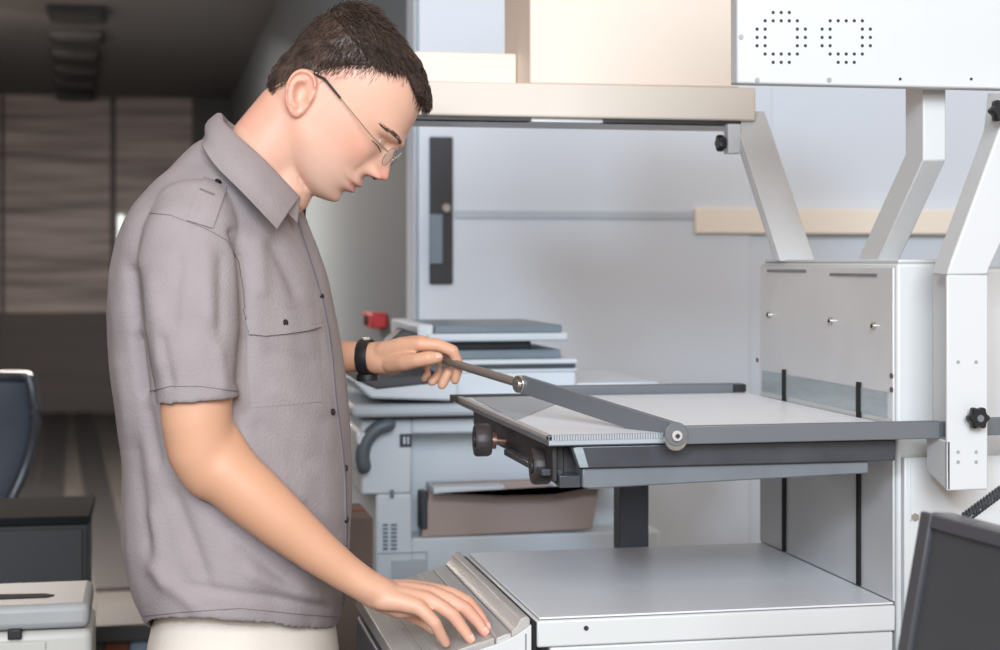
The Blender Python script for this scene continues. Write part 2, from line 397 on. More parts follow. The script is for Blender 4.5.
# grey ruler sheet at the back-left corner
g = [onZ(473, 398.5, ZY), onZ(528, 398, ZY), onZ(565, 401, ZY), onZ(515, 421, ZY)]
b = MB(); b.hexa([(p[0], p[1], ZY+.0003) for p in g], [(p[0], p[1], ZY+.002) for p in g]); part('grey_sheet', b, M['sheetgrey'], tr)
b = MB(); b.box(XA, XA+.010, YY0, YY1, ZY-.004, ZY+.002); b.box(XA, XZ_, YY0, YY0+.014, ZY-.004, ZY+.002); part('tray_edge', b, M['strip'], tr, bevel=.001)
b = MB()      # toothed rack strip along the near edge
n = 46; xe = onY(668, 430, YY0)[0]
for i in range(n):
    x = XA+.004+(xe-XA)*i/n; b.box(x, x+.0028, YY0-.003, YY0+.004, ZY-.004, ZY+.0035)
b.box(XA, xe+.01, YY0-.002, YY0, ZY-.010, ZY-.004)
part('toothed_rack', b, M['sheetgrey'], tr)
# rear rail
b = MB(); b.box(onY(556, 390, YY1)[0], XT1-.006, YY1, YY1+.03, ZY-.004, 1.156); rr = part('rear_rail', b, M['bar'], tr, bevel=.002)
b = MB(); b.box(XT1-.03, XT1-.006, YY1-.004, YY1-.0002, ZY+.002, 1.155); part('rail_end', b, M['black'], rr)
b = MB(); b.box(XA-.01, onY(560, 390, YY1)[0], YY1-.01, YY1+.01, ZY-.008, ZY+.004); part('tray_back_edge', b, M['mech'], tr, bevel=.001)
# beams below the tray
q0 = onY(573, 443, YY0+.01); q1 = onY(583, 484, YY0+.01)
b = MB(); b.prism([(q0[0], ZY-.013), (onY(583, 466, YY0+.01)[0], 1.096), (onY(897, 450, YY0)[0], 1.096), (onY(897, 450, YY0)[0], ZY-.013)], 'y', YY0+.004, YY0+.05)
fb = part('tray_front_beam', b, M['bardark'], tr, bevel=.002)
b = MB(); b.prism([(q1[0], 1.0955), (q1[0], 1.069), (q1[0]+.01, 1.067), (onY(872, 470, YY0)[0], 1.078), (onY(872, 470, YY0)[0], 1.0955)], 'y', YY0+.012, YY0+.06)
part('beam_lip', b, M['bargrey'], fb, bevel=.002)
b = MB(); b.prism([(q0[0]-.0015, ZY-.015), (q0[0]+.012, ZY-.015), (q0[0]+.02, 1.098), (q0[0]+.008, 1.098)], 'y', YY0+.0025, YY0+.02); part('beam_end', b, M['plategrey'], fb)
# side girder of tray (dark, seen from the left)
b = MB(); b.box(XA+.02, XA+.034, YY0+.05, YY1-.12, 1.082, ZY-.013)
b.prism([(YY0+.03, 1.075), (YY0+.03, ZY-.013), (YY1-.1, ZY-.013), (YY1-.1, 1.10), (YY1-.22, 1.098)], 'x', XA+.012, XA+.02)
part('side_girder', b, M['mech'], tr, bevel=.002)
b = MB(); b.box(XA+.03, XZ_, YY0+.07, YY1-.13, 1.10, ZY-.013); part('tray_core', b, M['mech'], tr)
b = MB(); b.box(XA+.03, q0[0]+.03, YY0+.052, YY0+.069, 1.083, ZY-.013); part('end_block', b, M['mech'], tr)
b = MB(); b.box(XA+.0, XA+.03, YY0+.04, YY0+.30, 1.083, 1.092); b.prism([(YY0+.02, 1.068), (YY0+.30, 1.092), (YY0+.30, 1.100), (YY0+.02, 1.085)], 'x', XA+.02, XA+.05); part('slide_bar', b, M['bardark'], tr, bevel=.001)
# two hand wheels with shafts
for (kx, ky, kd), (ex, ey, ed) in (((483, 440, 2.66), (520, 442, 2.667)), ((541, 466, 2.42), (586, 468, 2.43))):
    c = Vector(W(kx, ky, kd)); e = Vector(W(ex, ey, ed)); ax = Vector((1, -.05, 0)).normalized()
    b = MB(); n = 48; a1 = Vector((0,0,1)); a1 = (a1-ax*a1.dot(ax)).normalized(); a2 = ax.cross(a1)
    rows = []
    R = .0255 if kd > 2.5 else .0262
    for t, s in ((-.013, .78), (-.014, .9), (-.010, 1), (.008, 1), (.012, .9), (.013, .6)):
        rows.append([tuple(c+ax*t+(a1*math.cos(2*math.pi*j/n)+a2*math.sin(2*math.pi*j/n))*R*s*(1+.012*math.cos(16*2*math.pi*j/n))) for j in range(n)])
    b.grid(rows, None, True); kw = part('hand_wheel', b, M['knob'], tr)
    b = MB(); b.cyl(c, c+(e-c)*.35, .013, 20); b.cyl(c+(e-c)*.3, e, .006, 16); part('shaft', b, M['copper'], kw)
    b = MB(); b.cyl(c-ax*.0155, c-ax*.010, .010, 18); part('wheel_cap', b, M['mech'], kw)
# support post between table and tray (behind the table)
p0 = onY(620, 500, 2.93); p1 = onY(649, 500, 2.93)
b = MB(); b.box(p0[0], p1[0], 2.93, 2.975, 0, ZY-.012); part('support_post', b, M['post'], bevel=.003)
# ---- press frame: front bar, pivot, lever, handle rod
YF = 2.235
xr = onY(940, 430, YF)[0]; xl = onY(672, 435, YF)[0]
zf0 = zat(441, 2.38); zf1 = zat(423, 2.38)
b = MB(); b.box(xl, xr, YF, YF+.012, zf0, zf1); b.box(onY(984, 430, YF+.02)[0], 1.5, YF+.01, YF+.022, zf0+.002, zf1+.002)
b.box(xr-.004, onY(990, 430, YF)[0], YF+.006, YF+.018, zf0+.002, zf1-.002)
fr = part('press_frame', b, M['bar'], bevel=.0015)
pv = Vector(onY(675, 436, YF)); 
b = MB(); b.cyl((pv.x, YF-.0075, pv.z+.003), (pv.x, YF+.0, pv.z+.003), .0165, 32); part('lever_boss', b, M['bar'], fr, bevel=.001)
b = MB(); b.cyl((pv.x, YF-.006, pv.z-.0035), (pv.x, YF+.0, pv.z-.0035), .0165, 32)
pd = part('pivot_disc', b, M['chrome'], fr, bevel=.001)
b = MB(); b.cyl((pv.x, YF-.012, pv.z+.001), (pv.x, YF-.0076, pv.z+.001), .0075, 24); part('pivot_bolt', b, M['strip'], pd, bevel=.001)
b = MB(); b.cyl((pv.x, YF-.0130, pv.z+.001), (pv.x, YF-.012, pv.z+.001), .0035, 6); part('bolt_socket', b, M['mech'], pd)
# lever: flat bar hinged at the pivot and swung up toward the man's hand
A_ = Vector(W(678, 434, 2.372)); B_ = Vector(W(522, 384, 2.63))
hz = .0150; hz2 = .0135
dirv = (B_-A_).normalized(); side = Vector((dirv.y, -dirv.x, 0)).normalized()*.005
def quad(c, h, s): return [c+s+Vector((0,0,h)), c+s-Vector((0,0,h)), c-s-Vector((0,0,h)), c-s+Vector((0,0,h))]
b = MB(); b.hexa(quad(A_, hz, side), quad(B_+dirv*.002, hz2, side)); 
lv = part('lever', b, M['bar'], fr, bevel=.001)
Bc = B_
nrm = Vector((-side.x, -side.y, 0)).normalized()
nrm = nrm if nrm.y < 0 else -nrm
b = MB(); b.cyl(Bc-nrm*.006, Bc+nrm*.009, .0135, 28); b.cyl(Bc+nrm*.009, Bc+nrm*.012, .0065, 20); part('hinge_cap', b, M['chrome'], lv, bevel=.0008)
Rend = Vector(W(446, 361, 2.745))
b = MB(); b.tube([B_, B_+(Rend-B_)*.5, Rend], [.007, .007, .0065], 20); part('handle_rod', b, M['rod'], lv)
# ---- V struts on the tower
XS0, XS1 = 1.074, 1.139
ya = onX(762, 258, XS0)[1]; y2 = onX(798, 258, XS1)[1]
zt1 = 1.665
b = MB(); b.prism([(2.813, ztw+.004), (2.83, ztw+.004), (3.08, zt1), (3.063, zt1)], 'x', XS0, XS0+.006)
b.prism([(2.80, ztw+.004), (2.812, ztw+.004), (3.062, zt1), (3.05, zt1)], 'x', XS0, XS1)
b.prism([(2.813, ztw+.004), (2.83, ztw+.004), (3.08, zt1), (3.063, zt1)], 'x', XS1-.006, XS1)
part('strut', b, M['white'], bevel=.0015)
c = onX(721, 143, XS0-.02)
c = onY(719, 143, 3.02)
b = MB(); star(b, (c[0]+.010, 3.02, c[2]), 'x', .0145, .014, 5); b.cyl((c[0], 3.02, c[2]), (XS0+.004, 3.02, c[2]), .006); part('star_knob', b, M['black'])
b = MB(); b.box(XS0-.022, XS0+.003, 3.008, 3.035, c[2]-.02, c[2]+.035); part('knob_mount', b, M['white'], bevel=.002)
b = MB()
XV0, XV1 = 1.112, 1.148
zbend = zat(152, 2.5); zv = zat(60, 2.5)
b.prism([(2.558, ztw+.004), (2.381, zbend-.0), (2.381, zv), (2.32, zv), (2.32, zbend-.012), (2.480, ztw+.004)][::1], 'x', XV0, XV1)
part('strut', b, M['white'], bevel=.002)
# ---- crossbeam
xb0 = onY(402, 100, 3.02)[0]
b = MB(); b.box(xb0, onY(756, 100, 3.02)[0], 3.02, 3.20, 1.632+.012, 1.706); bm_ = part('crossbeam', b, M['beam'], bevel=.004)
b = MB(); b.box(xb0+.01, onY(752, 100, 3.02)[0], 3.035, 3.19, 1.637, 1.6435); part('beam_underside', b, M['plate'], bm_)
for pa, pb_ in ((415, 532), (605, 742)):
    xa_, xb_ = onY(pa, 120, 3.02)[0], onY(pb_, 120, 3.02)[0]
    b = MB(); b.box(xa_, xb_, 3.026, 3.06, 1.637, 1.6438); part('beam_slot', b, M['mech'], bm_)
# cream optics box on the beam and rear box
xa_ = onY(530, 50, 3.03)[0]; xb_ = onY(729, 50, 3.03)[0]
b = MB(); b.box(xa_, xb_+.02, 3.03, 3.26, 1.7065, 2.02); ob = part('optics_box', b, M['offwhite'], bevel=.003)
b = MB(); b.box(xb0+.005, xa_-.001, 3.14, 3.285, 1.7065, onY(450, 52, 3.14)[2]); part('rear_rail_box', b, M['offwhite'], bevel=.003)
# fan housing, front plate
YH = 2.30
xh = onY(730, 40, YH)[0]
b = MB(); b.box(xh, 1.50, YH-.03, YH-.0005, zat(85, 2.41), 1.93)
fh = part('fan_housing', b, M['white'], bevel=.003)
b = MB(); b.box(xh+.35, 1.5, YH, YH+.35, 1.70, 1.93); part('fan_duct', b, M['white'], fh)
YP = YH-.03
pat1 = {0:(2,3,4),1:(1,2,3,4,5),2:(0,1,5,6),3:(0,1,5,6),4:(0,1,5,6),5:(1,2,3,4,5),6:(2,3,4)}
pat2 = {1:(1,2,3,4,5),2:(0,1,5,6),3:(0,1,5,6),4:(0,1,5,6),5:(1,2,3,4,5),6:(2,3,4)}
for pat, x_, y_ in ((pat1, 757, 12.5), (pat2, 822, 12.5)):
    b = MB()
    for r, cs in pat.items():
        for c_ in cs:
            c = onY(x_+c_*8.05, y_+r*8.3, YP); b.cyl((c[0], YP-.0006, c[2]), (c[0], YP+.004, c[2]), .0024, 10)
    part('fan_vent_holes', b, M['mech'], fh)
for px, py in ((741, 37), (757, 80), (829, 80), (900, 79), (971, 79)):
    c = onY(px, py, YP); b = MB(); b.cyl((c[0], YP-.0015, c[2]), (c[0], YP+.002, c[2]), .0035 if px < 850 else .002, 14); part('screw', b, M['plategrey'] if px < 850 else M['mech'], fh)

# ================================================================ COPIER
YC = 3.70
cpr = empty('photocopier', (onY(480, 400, YC)[0], YC+.3, 0), 'white photocopier with an open grey tray behind the man and the scanner', 'photocopier')
def X(px, Y=YC): return onY(px, 300, Y)[0]
def Z(py, px=480, Y=YC): return onY(px, py, Y)[2]
def cpart(name, b, m, par=None, **k): return b.build(name, m, par or cpr, **k)
def pxbox(b, a, c, t, bt, y0, y1, m=None): b.box(X(a, y0), X(c, y0), y0, y1, Z(bt, (a+c)/2, y0), Z(t, (a+c)/2, y0), m); return b
b = MB()
x0, x1 = X(361), X(660)
b.box(x0, X(412), YC, YC+.55, Z(492), Z(418)); b.box(X(376), X(412), YC, YC+.55, 0.02, Z(492)); b.box(X(412), x1, YC+.10, YC+.55, .02, Z(418)); b.box(X(412), x1, YC, YC+.10, .02, Z(536)); b.box(X(412), x1, YC, YC+.10, Z(433), Z(418))

body = cpart('copier_body', b, M['copier'], bevel=.006)
b = MB(); pxbox(b, 352, 505, 404, 417, YC-.06, YC+.5); cpart('side_shelf', b, M['copierg'], bevel=.01)
# scanner deck with wedge-shaped control panel at left
b = MB(); zs0, zs1 = Z(398), Z(372)
b.box(X(448), X(573), YC-.03, YC+.45, zs0, zs1)
b.prism([(X(348), Z(376)), (X(366), Z(394)), (X(452), zs0), (X(452), zs1), (X(400), Z(374))], 'y', YC-.08, YC+.3)
b.box(X(575), X(660), YC, YC+.45, Z(419), zs0+.03)
dk = cpart('scanner_deck', b, M['copier'], bevel=.006)
b = MB(); b.prism([(X(350), Z(375.5)), (X(372), Z(385)), (X(440), Z(379)), (X(440), Z(372)), (X(400), Z(372))], 'y', YC-.085, YC+.25); cpart('control_panel', b, M['copierdark'], dk, bevel=.004)
b = MB(); b.box(X(458), X(574), YC-.035, YC+.4, Z(364), Z(359)); b.box(X(458), X(574), YC-.03, YC+.4, Z(372), Z(368.5)); cpart('document_glass_frame', b, M['copier'], bevel=.003)
b = MB(); b.box(X(460), X(572), YC-.032, YC+.4, Z(368), Z(364.5)); cpart('dark_gap', b, M['copierdark'], dk)
b = MB(); b.box(X(455), X(560), YC-.01, YC+.38, Z(359), Z(350)); cpart('document_tray', b, M['copierblue'], bevel=.003)
b = MB(); b.box(X(430), X(535), YC+.04, YC+.36, Z(350), Z(341)); cpart('feeder_neck', b, M['copierdark'], bevel=.003)
b = MB(); b.box(X(425), X(565), YC-.03, YC+.4, Z(341), Z(333)); b.box(X(416), X(432), YC-.02, YC+.4, Z(345), Z(324)); ad = cpart('document_feeder', b, M['copier'], bevel=.005)
b = MB(); b.box(X(433), X(560), YC-.02, YC+.38, Z(333), Z(325)); cpart('feeder_lid', b, M['copierblue'], ad, bevel=.003)
b = MB()   # tilted dark screen arm seen above the hand
b.prism([(X(383), Z(343)), (X(400), Z(327)), (X(414), Z(331)), (X(418), Z(343))], 'y', YC-.05, YC+.05); cpart('display_panel', b, M['copierdark'], bevel=.006)
# grey hinge handle
pts = []
for k in range(9):
    a = math.radians(95+k*13); pts.append((X(389)+.062*math.cos(a), Z(452)+.068*math.sin(a)))
b = MB(); b.tube([(p[0], YC-.03, p[1]) for p in pts], .016, 12, up=(0, 1, 0)); hd = cpart('side_handle', b, M['copierblue2'])
c = onY(364, 440, YC-.04); b = MB(); b.cyl(c, (c[0], YC-.01, c[2]), .016, 24); cpart('handle_pivot', b, M['copier'], hd, bevel=.003)
b = MB(); pxbox(b, 358, 368, 430, 475, YC-.02, YC+.4); cpart('side_cover', b, M['copier'], bevel=.01)
b = MB(); pxbox(b, 400, 412, 434, 447, YC-.006, YC); pb2 = cpart('symbol_plate', b, M['copierdark'], bevel=.002)
b = MB(); pxbox(b, 403.5, 405.5, 437, 444, YC-.009, YC-.006); pxbox(b, 407.5, 409, 437, 444, YC-.009, YC-.006); cpart('symbol_mark', b, M['copier'], pb2)
# output tray: slanted panel below white lip, cast shadow painted in as taupe
b = MB(); b.prism([(X(431), Z(483)), (X(601), Z(481)), (X(592), Z(533)), (X(421), Z(536))], 'y', YC+.0, YC+.03); cpart('output_tray', b, M['copiershade'], bevel=.003)
b = MB(); b.prism([(X(430), Z(483)), (X(500), Z(483)), (X(500), Z(492)), (X(548), Z(492)), (X(548), Z(483)), (X(612), Z(482)), (X(612), Z(489)), (X(430), Z(490))], 'y', YC-.05, YC+.06); cpart('tray_lip', b, M['copier'], bevel=.003)
b = MB(); pxbox(b, 421, 428, 492, 530, YC-.002, YC+.05); cpart('tray_hinge', b, M['copierdark'], bevel=.003)
b = MB()
for i in range(7):
    for c_ in range(2): pxbox(b, 383+c_*8, 388+c_*9, 524+i*4, 526+i*4, YC-.004, YC)
cpart('vent_slots', b, M['copierblue'])
b = MB(); pxbox(b, 390, 394, 490, 498, YC-.004, YC); cpart('indicator', b, M['copierblue'])
b = MB(); pxbox(b, 377, 428, 552, 553.3, YC-.004, YC); pxbox(b, 392, 428, 560, 640, YC-.005, YC); pxbox(b, 426, 428, 552, 570, YC-.004, YC); cpart('paper_drawer', b, M['copierg'], bevel=.003)
# brown carton standing beside the copier
t = empty('carton', (X(348, 3.5), 3.5, 0), 'brown cardboard carton standing on the floor left of the photocopier', 'box')
bx0, bx1 = X(338, 3.42), X(373, 3.42)
b = MB(); b.box(bx0-.1, bx1, 3.42, 3.63, 0, Z(518, 350, 3.42)); b.build('carton_body', M['card'], t, bevel=.004)
b = MB(); b.box(bx0-.095, bx1-.005, 3.51, 3.54, Z(518, 350, 3.42)+.0002, Z(518, 350, 3.42)+.003); b.build('tape_strip', M['orange'], t)

# ================================================================ MONITOR + desk, lower right
dm = 1.85
root = empty('monitor', (W(1010, 500, dm)[0], W(1010, 500, dm)[1], .72), 'black flat computer monitor with dark screen at the lower right corner', 'monitor')
TL = Vector(W(926, 511, dm)); BL = Vector(W(900, 664, dm+.02)); TR = Vector(W(1085, 553, dm-.22))
ex = (TR-TL); ez = (BL-TL); BRt = TL+ex+ez; nn = ex.cross(ez).normalized()
if nn.y > 0: nn = -nn
def slab(b, a0, a1, c0, c1, o0, o1):
    q = lambda a, c, o: TL+ex*a+ez*c+nn*o
    b.hexa([q(a0, c0, o0), q(a1, c0, o0), q(a1, c1, o0), q(a0, c1, o0)], [q(a0, c0, o1), q(a1, c0, o1), q(a1, c1, o1), q(a0, c1, o1)]); return b
b = MB(); slab(b, 0, 1, 0, 1.25, -.035, 0); b.build('back_shell', M['mon'], root, bevel=.006)
b = MB(); slab(b, 0, .078, 0, 1.25, 0.0003, .008); slab(b, .922, 1, 0, 1.25, .0003, .008); slab(b, .078, .922, 0, .09, .0003, .008); slab(b, .078, .922, 1.13, 1.25, .0003, .008); b.build('bezel', M['mon'], root, bevel=.002)
b = MB(); slab(b, .078, .922, .09, 1.13, .0003, .002); b.build('screen', M['screen'], root)
mc = TL+ex*.5+ez*.8-nn*.06
b = MB(); b.box(mc.x-.03, mc.x+.03, mc.y, mc.y+.03, .74, mc.z+.05); b.box(mc.x-.03, mc.x+.03, mc.y-.03, mc.y+.02, mc.z-.03, mc.z+.03); b.build('stand_neck', M['black'], root, bevel=.004)
b = MB(); b.box(mc.x-.13, mc.x+.13, mc.y-.09, mc.y+.12, .721, .74); b.build('stand_base', M['black'], root, bevel=.006)
desk = empty('desk', (mc.x, mc.y, 0), 'light desk carrying the black monitor, below the right edge', 'desk')
b = MB(); b.box(mc.x-.25, mc.x+.9, mc.y-.4, mc.y+.3, .69, .72); b.build('desk_top', M['beam'], desk, bevel=.004)
for sx in (-.2, .83):
    for sy in (-.35, .24):
        b = MB(); b.box(mc.x+sx, mc.x+sx+.04, mc.y+sy, mc.y+sy+.04, 0, .69); b.build('leg', M['bench'], desk)
# coiled cable from the drive housing down behind the monitor
a = Vector(W(1012, 483, 2.28)); c = Vector(W(962, 520, 2.22)); pts = []
n = 260
for i in range(n):
    t_ = i/n; p = a+(c-a)*t_; w = t_*2*math.pi*17
    pts.append(p+Vector((0, math.cos(w)*.006, math.sin(w)*.006+math.cos(w)*.002)))
for k in range(1, 13): pts.append(c+Vector((-.002*k, .004*k*0, -.022*k)))
b = MB(); b.tube(pts, .0019, 6); tag(b.build('coiled_cable', M['bardark']), 'thin dark coiled cable hanging in front of the white plate above the monitor', 'cable')

# ================================================================ LEFT EDGE: printer, cabinet, chair, bench
YPn = 2.95
def X3(px, Y): return onY(px, 300, Y)[0]
def Z3(py, Y, px=60): return onY(px, py, Y)[2]
tbl = empty('printer_stand', (X3(20, YPn), YPn+.2, 0), 'low grey stand under the cream printer at the lower left corner', 'stand')
zt_ = .48; xl_, xr_ = X3(92, YPn)-.52, X3(92, YPn)
b = MB(); b.box(xl_-.03, xr_+.03, YPn-.03, YPn+.25, zt_-.03, zt_); b.build('stand_top', M['bench'], tbl, bevel=.003)
for sx in (xl_, xr_-.03):
    for sy in (YPn, YPn+.19):
        b = MB(); b.box(sx, sx+.03, sy, sy+.03, 0, zt_-.03); b.build('leg', M['bench'], tbl)
pr = empty('printer', ((xl_+xr_)/2, YPn+.2, zt_), 'cream desktop laser printer with grey lid at the lower left corner', 'printer')
ztop = Z3(604, YPn)
b = MB(); b.box(xl_, xr_, YPn, YPn+.215, zt_+.001, ztop-.045); b.build('printer_body', M['printer'], pr, bevel=.014, seg=3)
b = MB(); b.box(xl_+.002, xr_-.004, YPn-.004, YPn+.22, ztop-.042, ztop); lid = b.build('lid', M['printerg'], pr, bevel=.012, seg=3)
b = MB(); b.prism([(xl_+.05, YPn+.06), (X3(46, YPn), YPn+.06), (X3(52, YPn), YPn+.075), (X3(42, YPn), YPn+.09), (xl_+.05, YPn+.13)], 'z', ztop-.002, ztop+.002); b.build('output_slot', M['slot'], lid)
b = MB(); b.box(X3(8, YPn), X3(22, YPn), YPn-.010, YPn+.01, ztop-.055, ztop-.038); b.build('latch', M['black'], pr, bevel=.002)
b = MB(); b.box(xl_+.04, X3(46, YPn), YPn-.006, YPn-.0005, zt_+.02, ztop-.06); b.build('front_cover', M['printer'], pr, bevel=.003)
YCb = 4.2
cb = empty('storage_cabinet', (X3(30, YCb), YCb+.2, 0), 'dark charcoal cabinet standing behind the cream printer', 'cabinet')
b = MB(); b.box(X3(87, YCb)-.75, X3(87, YCb), YCb, YCb+.34, 0.0, Z3(516, YCb)-.02); b.build('cabinet_body', M['cabdark'], cb, bevel=.004)
b = MB(); b.box(X3(87, YCb)-.76, X3(87, YCb)+.008, YCb-.012, YCb+.35, Z3(516, YCb)-.0195, Z3(516, YCb)); b.build('cabinet_top', M['cabtop'], cb, bevel=.003)
b = MB(); b.box(X3(87, YCb)-.37, X3(87, YCb)-.01, YCb-.012, YCb-.0005, .04, Z3(516, YCb)-.03); b.build('door', M['cabdark'], cb, bevel=.003)
# office chair behind the cabinet
YK2 = 5.35
cxr = X3(34, YK2); cx0 = cxr-.26
ch = empty('office_chair', (cx0, YK2-.2, 0), 'slate grey mesh office chair with curved back at the left edge', 'chair')
rows = []
for i in range(15):
    t_ = i/14; z = .58+(Z3(376, YK2)-.58)*t_
    w = .15+.115*math.sin(min(1, t_*1.35)*math.pi/2)*(1-.12*max(0, t_-.8)/.2)
    yb = YK2+.05*math.sin(t_*math.pi*1.2)-.02+.08*t_**3
    rows.append([(cx0+w*math.sin(a), yb-.05*math.cos(a)*0+.06*(math.cos(a)-1)*-1*-1, z) for a in [math.radians(q) for q in range(-90, 91, 12)]])
b = MB(); b.grid(rows); o = b.build('backrest', M['chairm'], ch, fix=False); o.modifiers.new('s', 'SOLIDIFY').thickness = .016
lft = [r[-1] for r in rows]; rgt = [r[0] for r in rows]
b = MB(); b.tube(lft+[rows[-1][k] for k in range(len(rows[-1])-2, 0, -1)]+rgt[::-1], .017, 10); b.build('back_frame', M['bardark'], ch)
b = MB(); b.box(cx0-.24, cx0+.24, YK2-.5, YK2-.02, .43, .50); b.build('seat', M['chairm'], ch, bevel=.03, seg=4)
b = MB(); b.cyl((cx0, YK2-.25, .08), (cx0, YK2-.25, .43), .025); b.box(cx0-.03, cx0+.03, YK2-.25, YK2+.0, .40, .43); b.box(cx0-.03, cx0+.03, YK2-.03, YK2+.0, .40, .66); b.build('column', M['black'], ch)
for k in range(5):
    a = 2*math.pi*k/5+.3; b = MB(); e = (cx0+.28*math.cos(a), YK2-.25+.28*math.sin(a), .065)
    b.tube([(cx0, YK2-.25, .1), e], [.022, .015], 8); lg = b.build('leg', M['black'], ch)
    b = MB(); b.cyl((e[0]-.012, e[1], .028), (e[0]+.012, e[1], .028), .028, 18); b.build('caster', M['black'], lg)
# low bench with boxes
YBn = 5.0
bn = empty('low_bench', (X3(120, YBn), YBn+.2, 0), 'low grey bench behind the man near the floor on the left', 'bench')
zb_ = Z3(625, YBn, 120); b = MB(); b.box(X3(93, YBn), X3(93, YBn)+.9, YBn, YBn+.35, zb_-.05, zb_); b.build('bench_top', M['bench'], bn, bevel=.004)
for sx in (.0, .87):
    b = MB(); b.box(X3(93, YBn)+sx, X3(93, YBn)+sx+.03, YBn+.02, YBn+.33, 0, zb_-.05); b.build('leg', M['bench'], bn)
b = MB(); b.box(X3(97, YBn-.02)+.02, X3(129, YBn), YBn+.03, YBn+.3, 0, zb_-.055); tag(b.build('carton', M['orange'], bevel=.004), 'rust brown carton stored beneath the low grey bench', 'box')
b = MB(); b.box(X3(130, YBn), X3(160, YBn), YBn+.03, YBn+.3, 0, zb_-.056); tag(b.build('storage_box', M['bluebox'], bevel=.004), 'pale blue box beneath the low bench, right of the rust carton', 'box')
# ================================================================ PERSON
def skin_mat():
    m = mat('skin', (217, 170, 146), .5, var=.03, vscale=14, bump=.06, bscale=500, sss=.12)
    nt = m.node_tree; N = nt.nodes; L = nt.links; b = N['Principled BSDF']
    src = b.inputs['Base Color'].links[0].from_socket
    cur = src
    for att, col, f in (('tan', (200, 148, 112), 1), ('blush', (216, 132, 112), 1), ('lip', (190, 108, 98), 1), ('stubble', (196, 164, 146), 1), ('vein', (198, 150, 130), 1)):
        a = N.new('ShaderNodeAttribute'); a.attribute_name = att
        mx = N.new('ShaderNodeMix'); mx.data_type = 'RGBA'; mx.inputs[7].default_value = (*srgb(col), 1)
        L.new(a.outputs['Fac'], mx.inputs[0]); L.new(cur, mx.inputs[6]); cur = mx.outputs[2]
    L.new(cur, b.inputs['Base Color'])
    return m
M['skin'] = skin_mat()
M['hair'] = mat('dark_brown_hair', (78, 60, 50), .5, var=.3, vscale=40, spec=.4)
M['shirt'] = mat('grey_cotton', (151, 141, 140), .85, var=.035, vscale=24, bump=.5, bscale=260, spec=.2)
M['shirtdark'] = mat('shirt_stitching', (120, 112, 114), .9, spec=.1)
M['trous'] = mat('cream_cotton', (214, 204, 190), .85, var=.02, bump=.3, bscale=400, spec=.2)
M['shoe'] = mat('brown_leather', (60, 42, 34), .4)
M['button'] = mat('black_button', (30, 28, 30), .35)
M['strap'] = mat('black_strap', (26, 26, 28), .5)
M['gold'] = mat('thin_metal', (206, 196, 176), .25, metal=.9)
M['eyew'] = mat('eye_white', (225, 220, 214), .3)
M['iris'] = mat('iris_dark', (60, 44, 34), .2)
gl = bpy.data.materials.new('clear_lens'); gl.use_nodes = True
_b = gl.node_tree.nodes['Principled BSDF']; _b.inputs['Transmission Weight'].default_value = 1; _b.inputs['Roughness'].default_value = .02; _b.inputs['IOR'].default_value = 1.1
M['lens'] = gl
M['nail'] = mat('fingernail', (226, 180, 164), .3, var=.01)
M['nostril'] = mat('nostril_dark', (110, 62, 52), .7)
DB = 2.57
base = W(240, 300, DB)
man = empty('person', (base[0], base[1], 0), 'man with short dark hair and glasses in a grey short-sleeved shirt, bending over the scanner', 'person')
# ---------------- head: F forward, S sideways (toward his left = away), V up; units of 1/667 m
PX = 1/667.0
HO = Vector(W(340, 90, 2.55))
uR = Vector((CT, -ST, 0)); uV = Vector((ST, CT, 0)); uZ = Vector((0,0,1))
pit = math.radians(47)
yaw = math.radians(3)
f0 = uR*math.cos(pit)-uZ*math.sin(pit)
HU = uR*math.sin(pit)+uZ*math.cos(pit)
HF = f0*math.cos(yaw)-uV*math.sin(yaw); HS = uV*math.cos(yaw)+f0*math.sin(yaw)
def Hd(f, s, v): return HO+HF*(f*PX)+HS*(s*PX)+HU*(v*PX)
tabl = np.array([  # V, front, back, halfwidth, centre
 (78.5, 12, -30, 14, -10), (76.5, 32, -40, 26, -8), (72, 46, -48, 35, -8), (64, 57, -56, 43, -8), (50, 67, -61, 48, -8), (34, 74, -63, 50.5, -7), (20, 78, -63.5, 51.5, -6), (8, 81.5, -62, 50.5, -4),
 (-4, 78, -59, 49, -2), (-20, 77.5, -60, 47.5, 2), (-36, 80, -57, 46, 6), (-50, 81, -50, 44, 10), (-62, 79, -34, 41.5, 14), (-72, 77, -14, 37, 20), (-80, 75, 6, 31, 28), (-87, 68, 22, 22, 38), (-91, 58, 36, 10, 46)], float)[::-1]
def prof(V):
    r = [np.interp(V, tabl[:, 0], tabl[:, k]) for k in (1, 2, 3, 4)]
    return r
Vs = np.linspace(-91, 78.5, 190)
sm = np.array([np.array(prof(V)) for V in Vs])
ker = np.exp(-(np.arange(-7, 8)/4.0)**2); ker /= ker.sum()
smp = np.pad(sm, ((7, 7), (0, 0)), mode='edge')
sm = np.stack([np.convolve(smp[:, k], ker, 'valid') for k in range(4)], 1)
def G(x, s): return np.exp(-(x/s)**2)
noseV = [(-42, 0), (-38, 2), (-35, 8), (-31, 16), (-27, 20), (-23, 19), (-17, 14.5), (-11, 10), (-5, 6), (0, 3), (8, 1), (16, 0)]
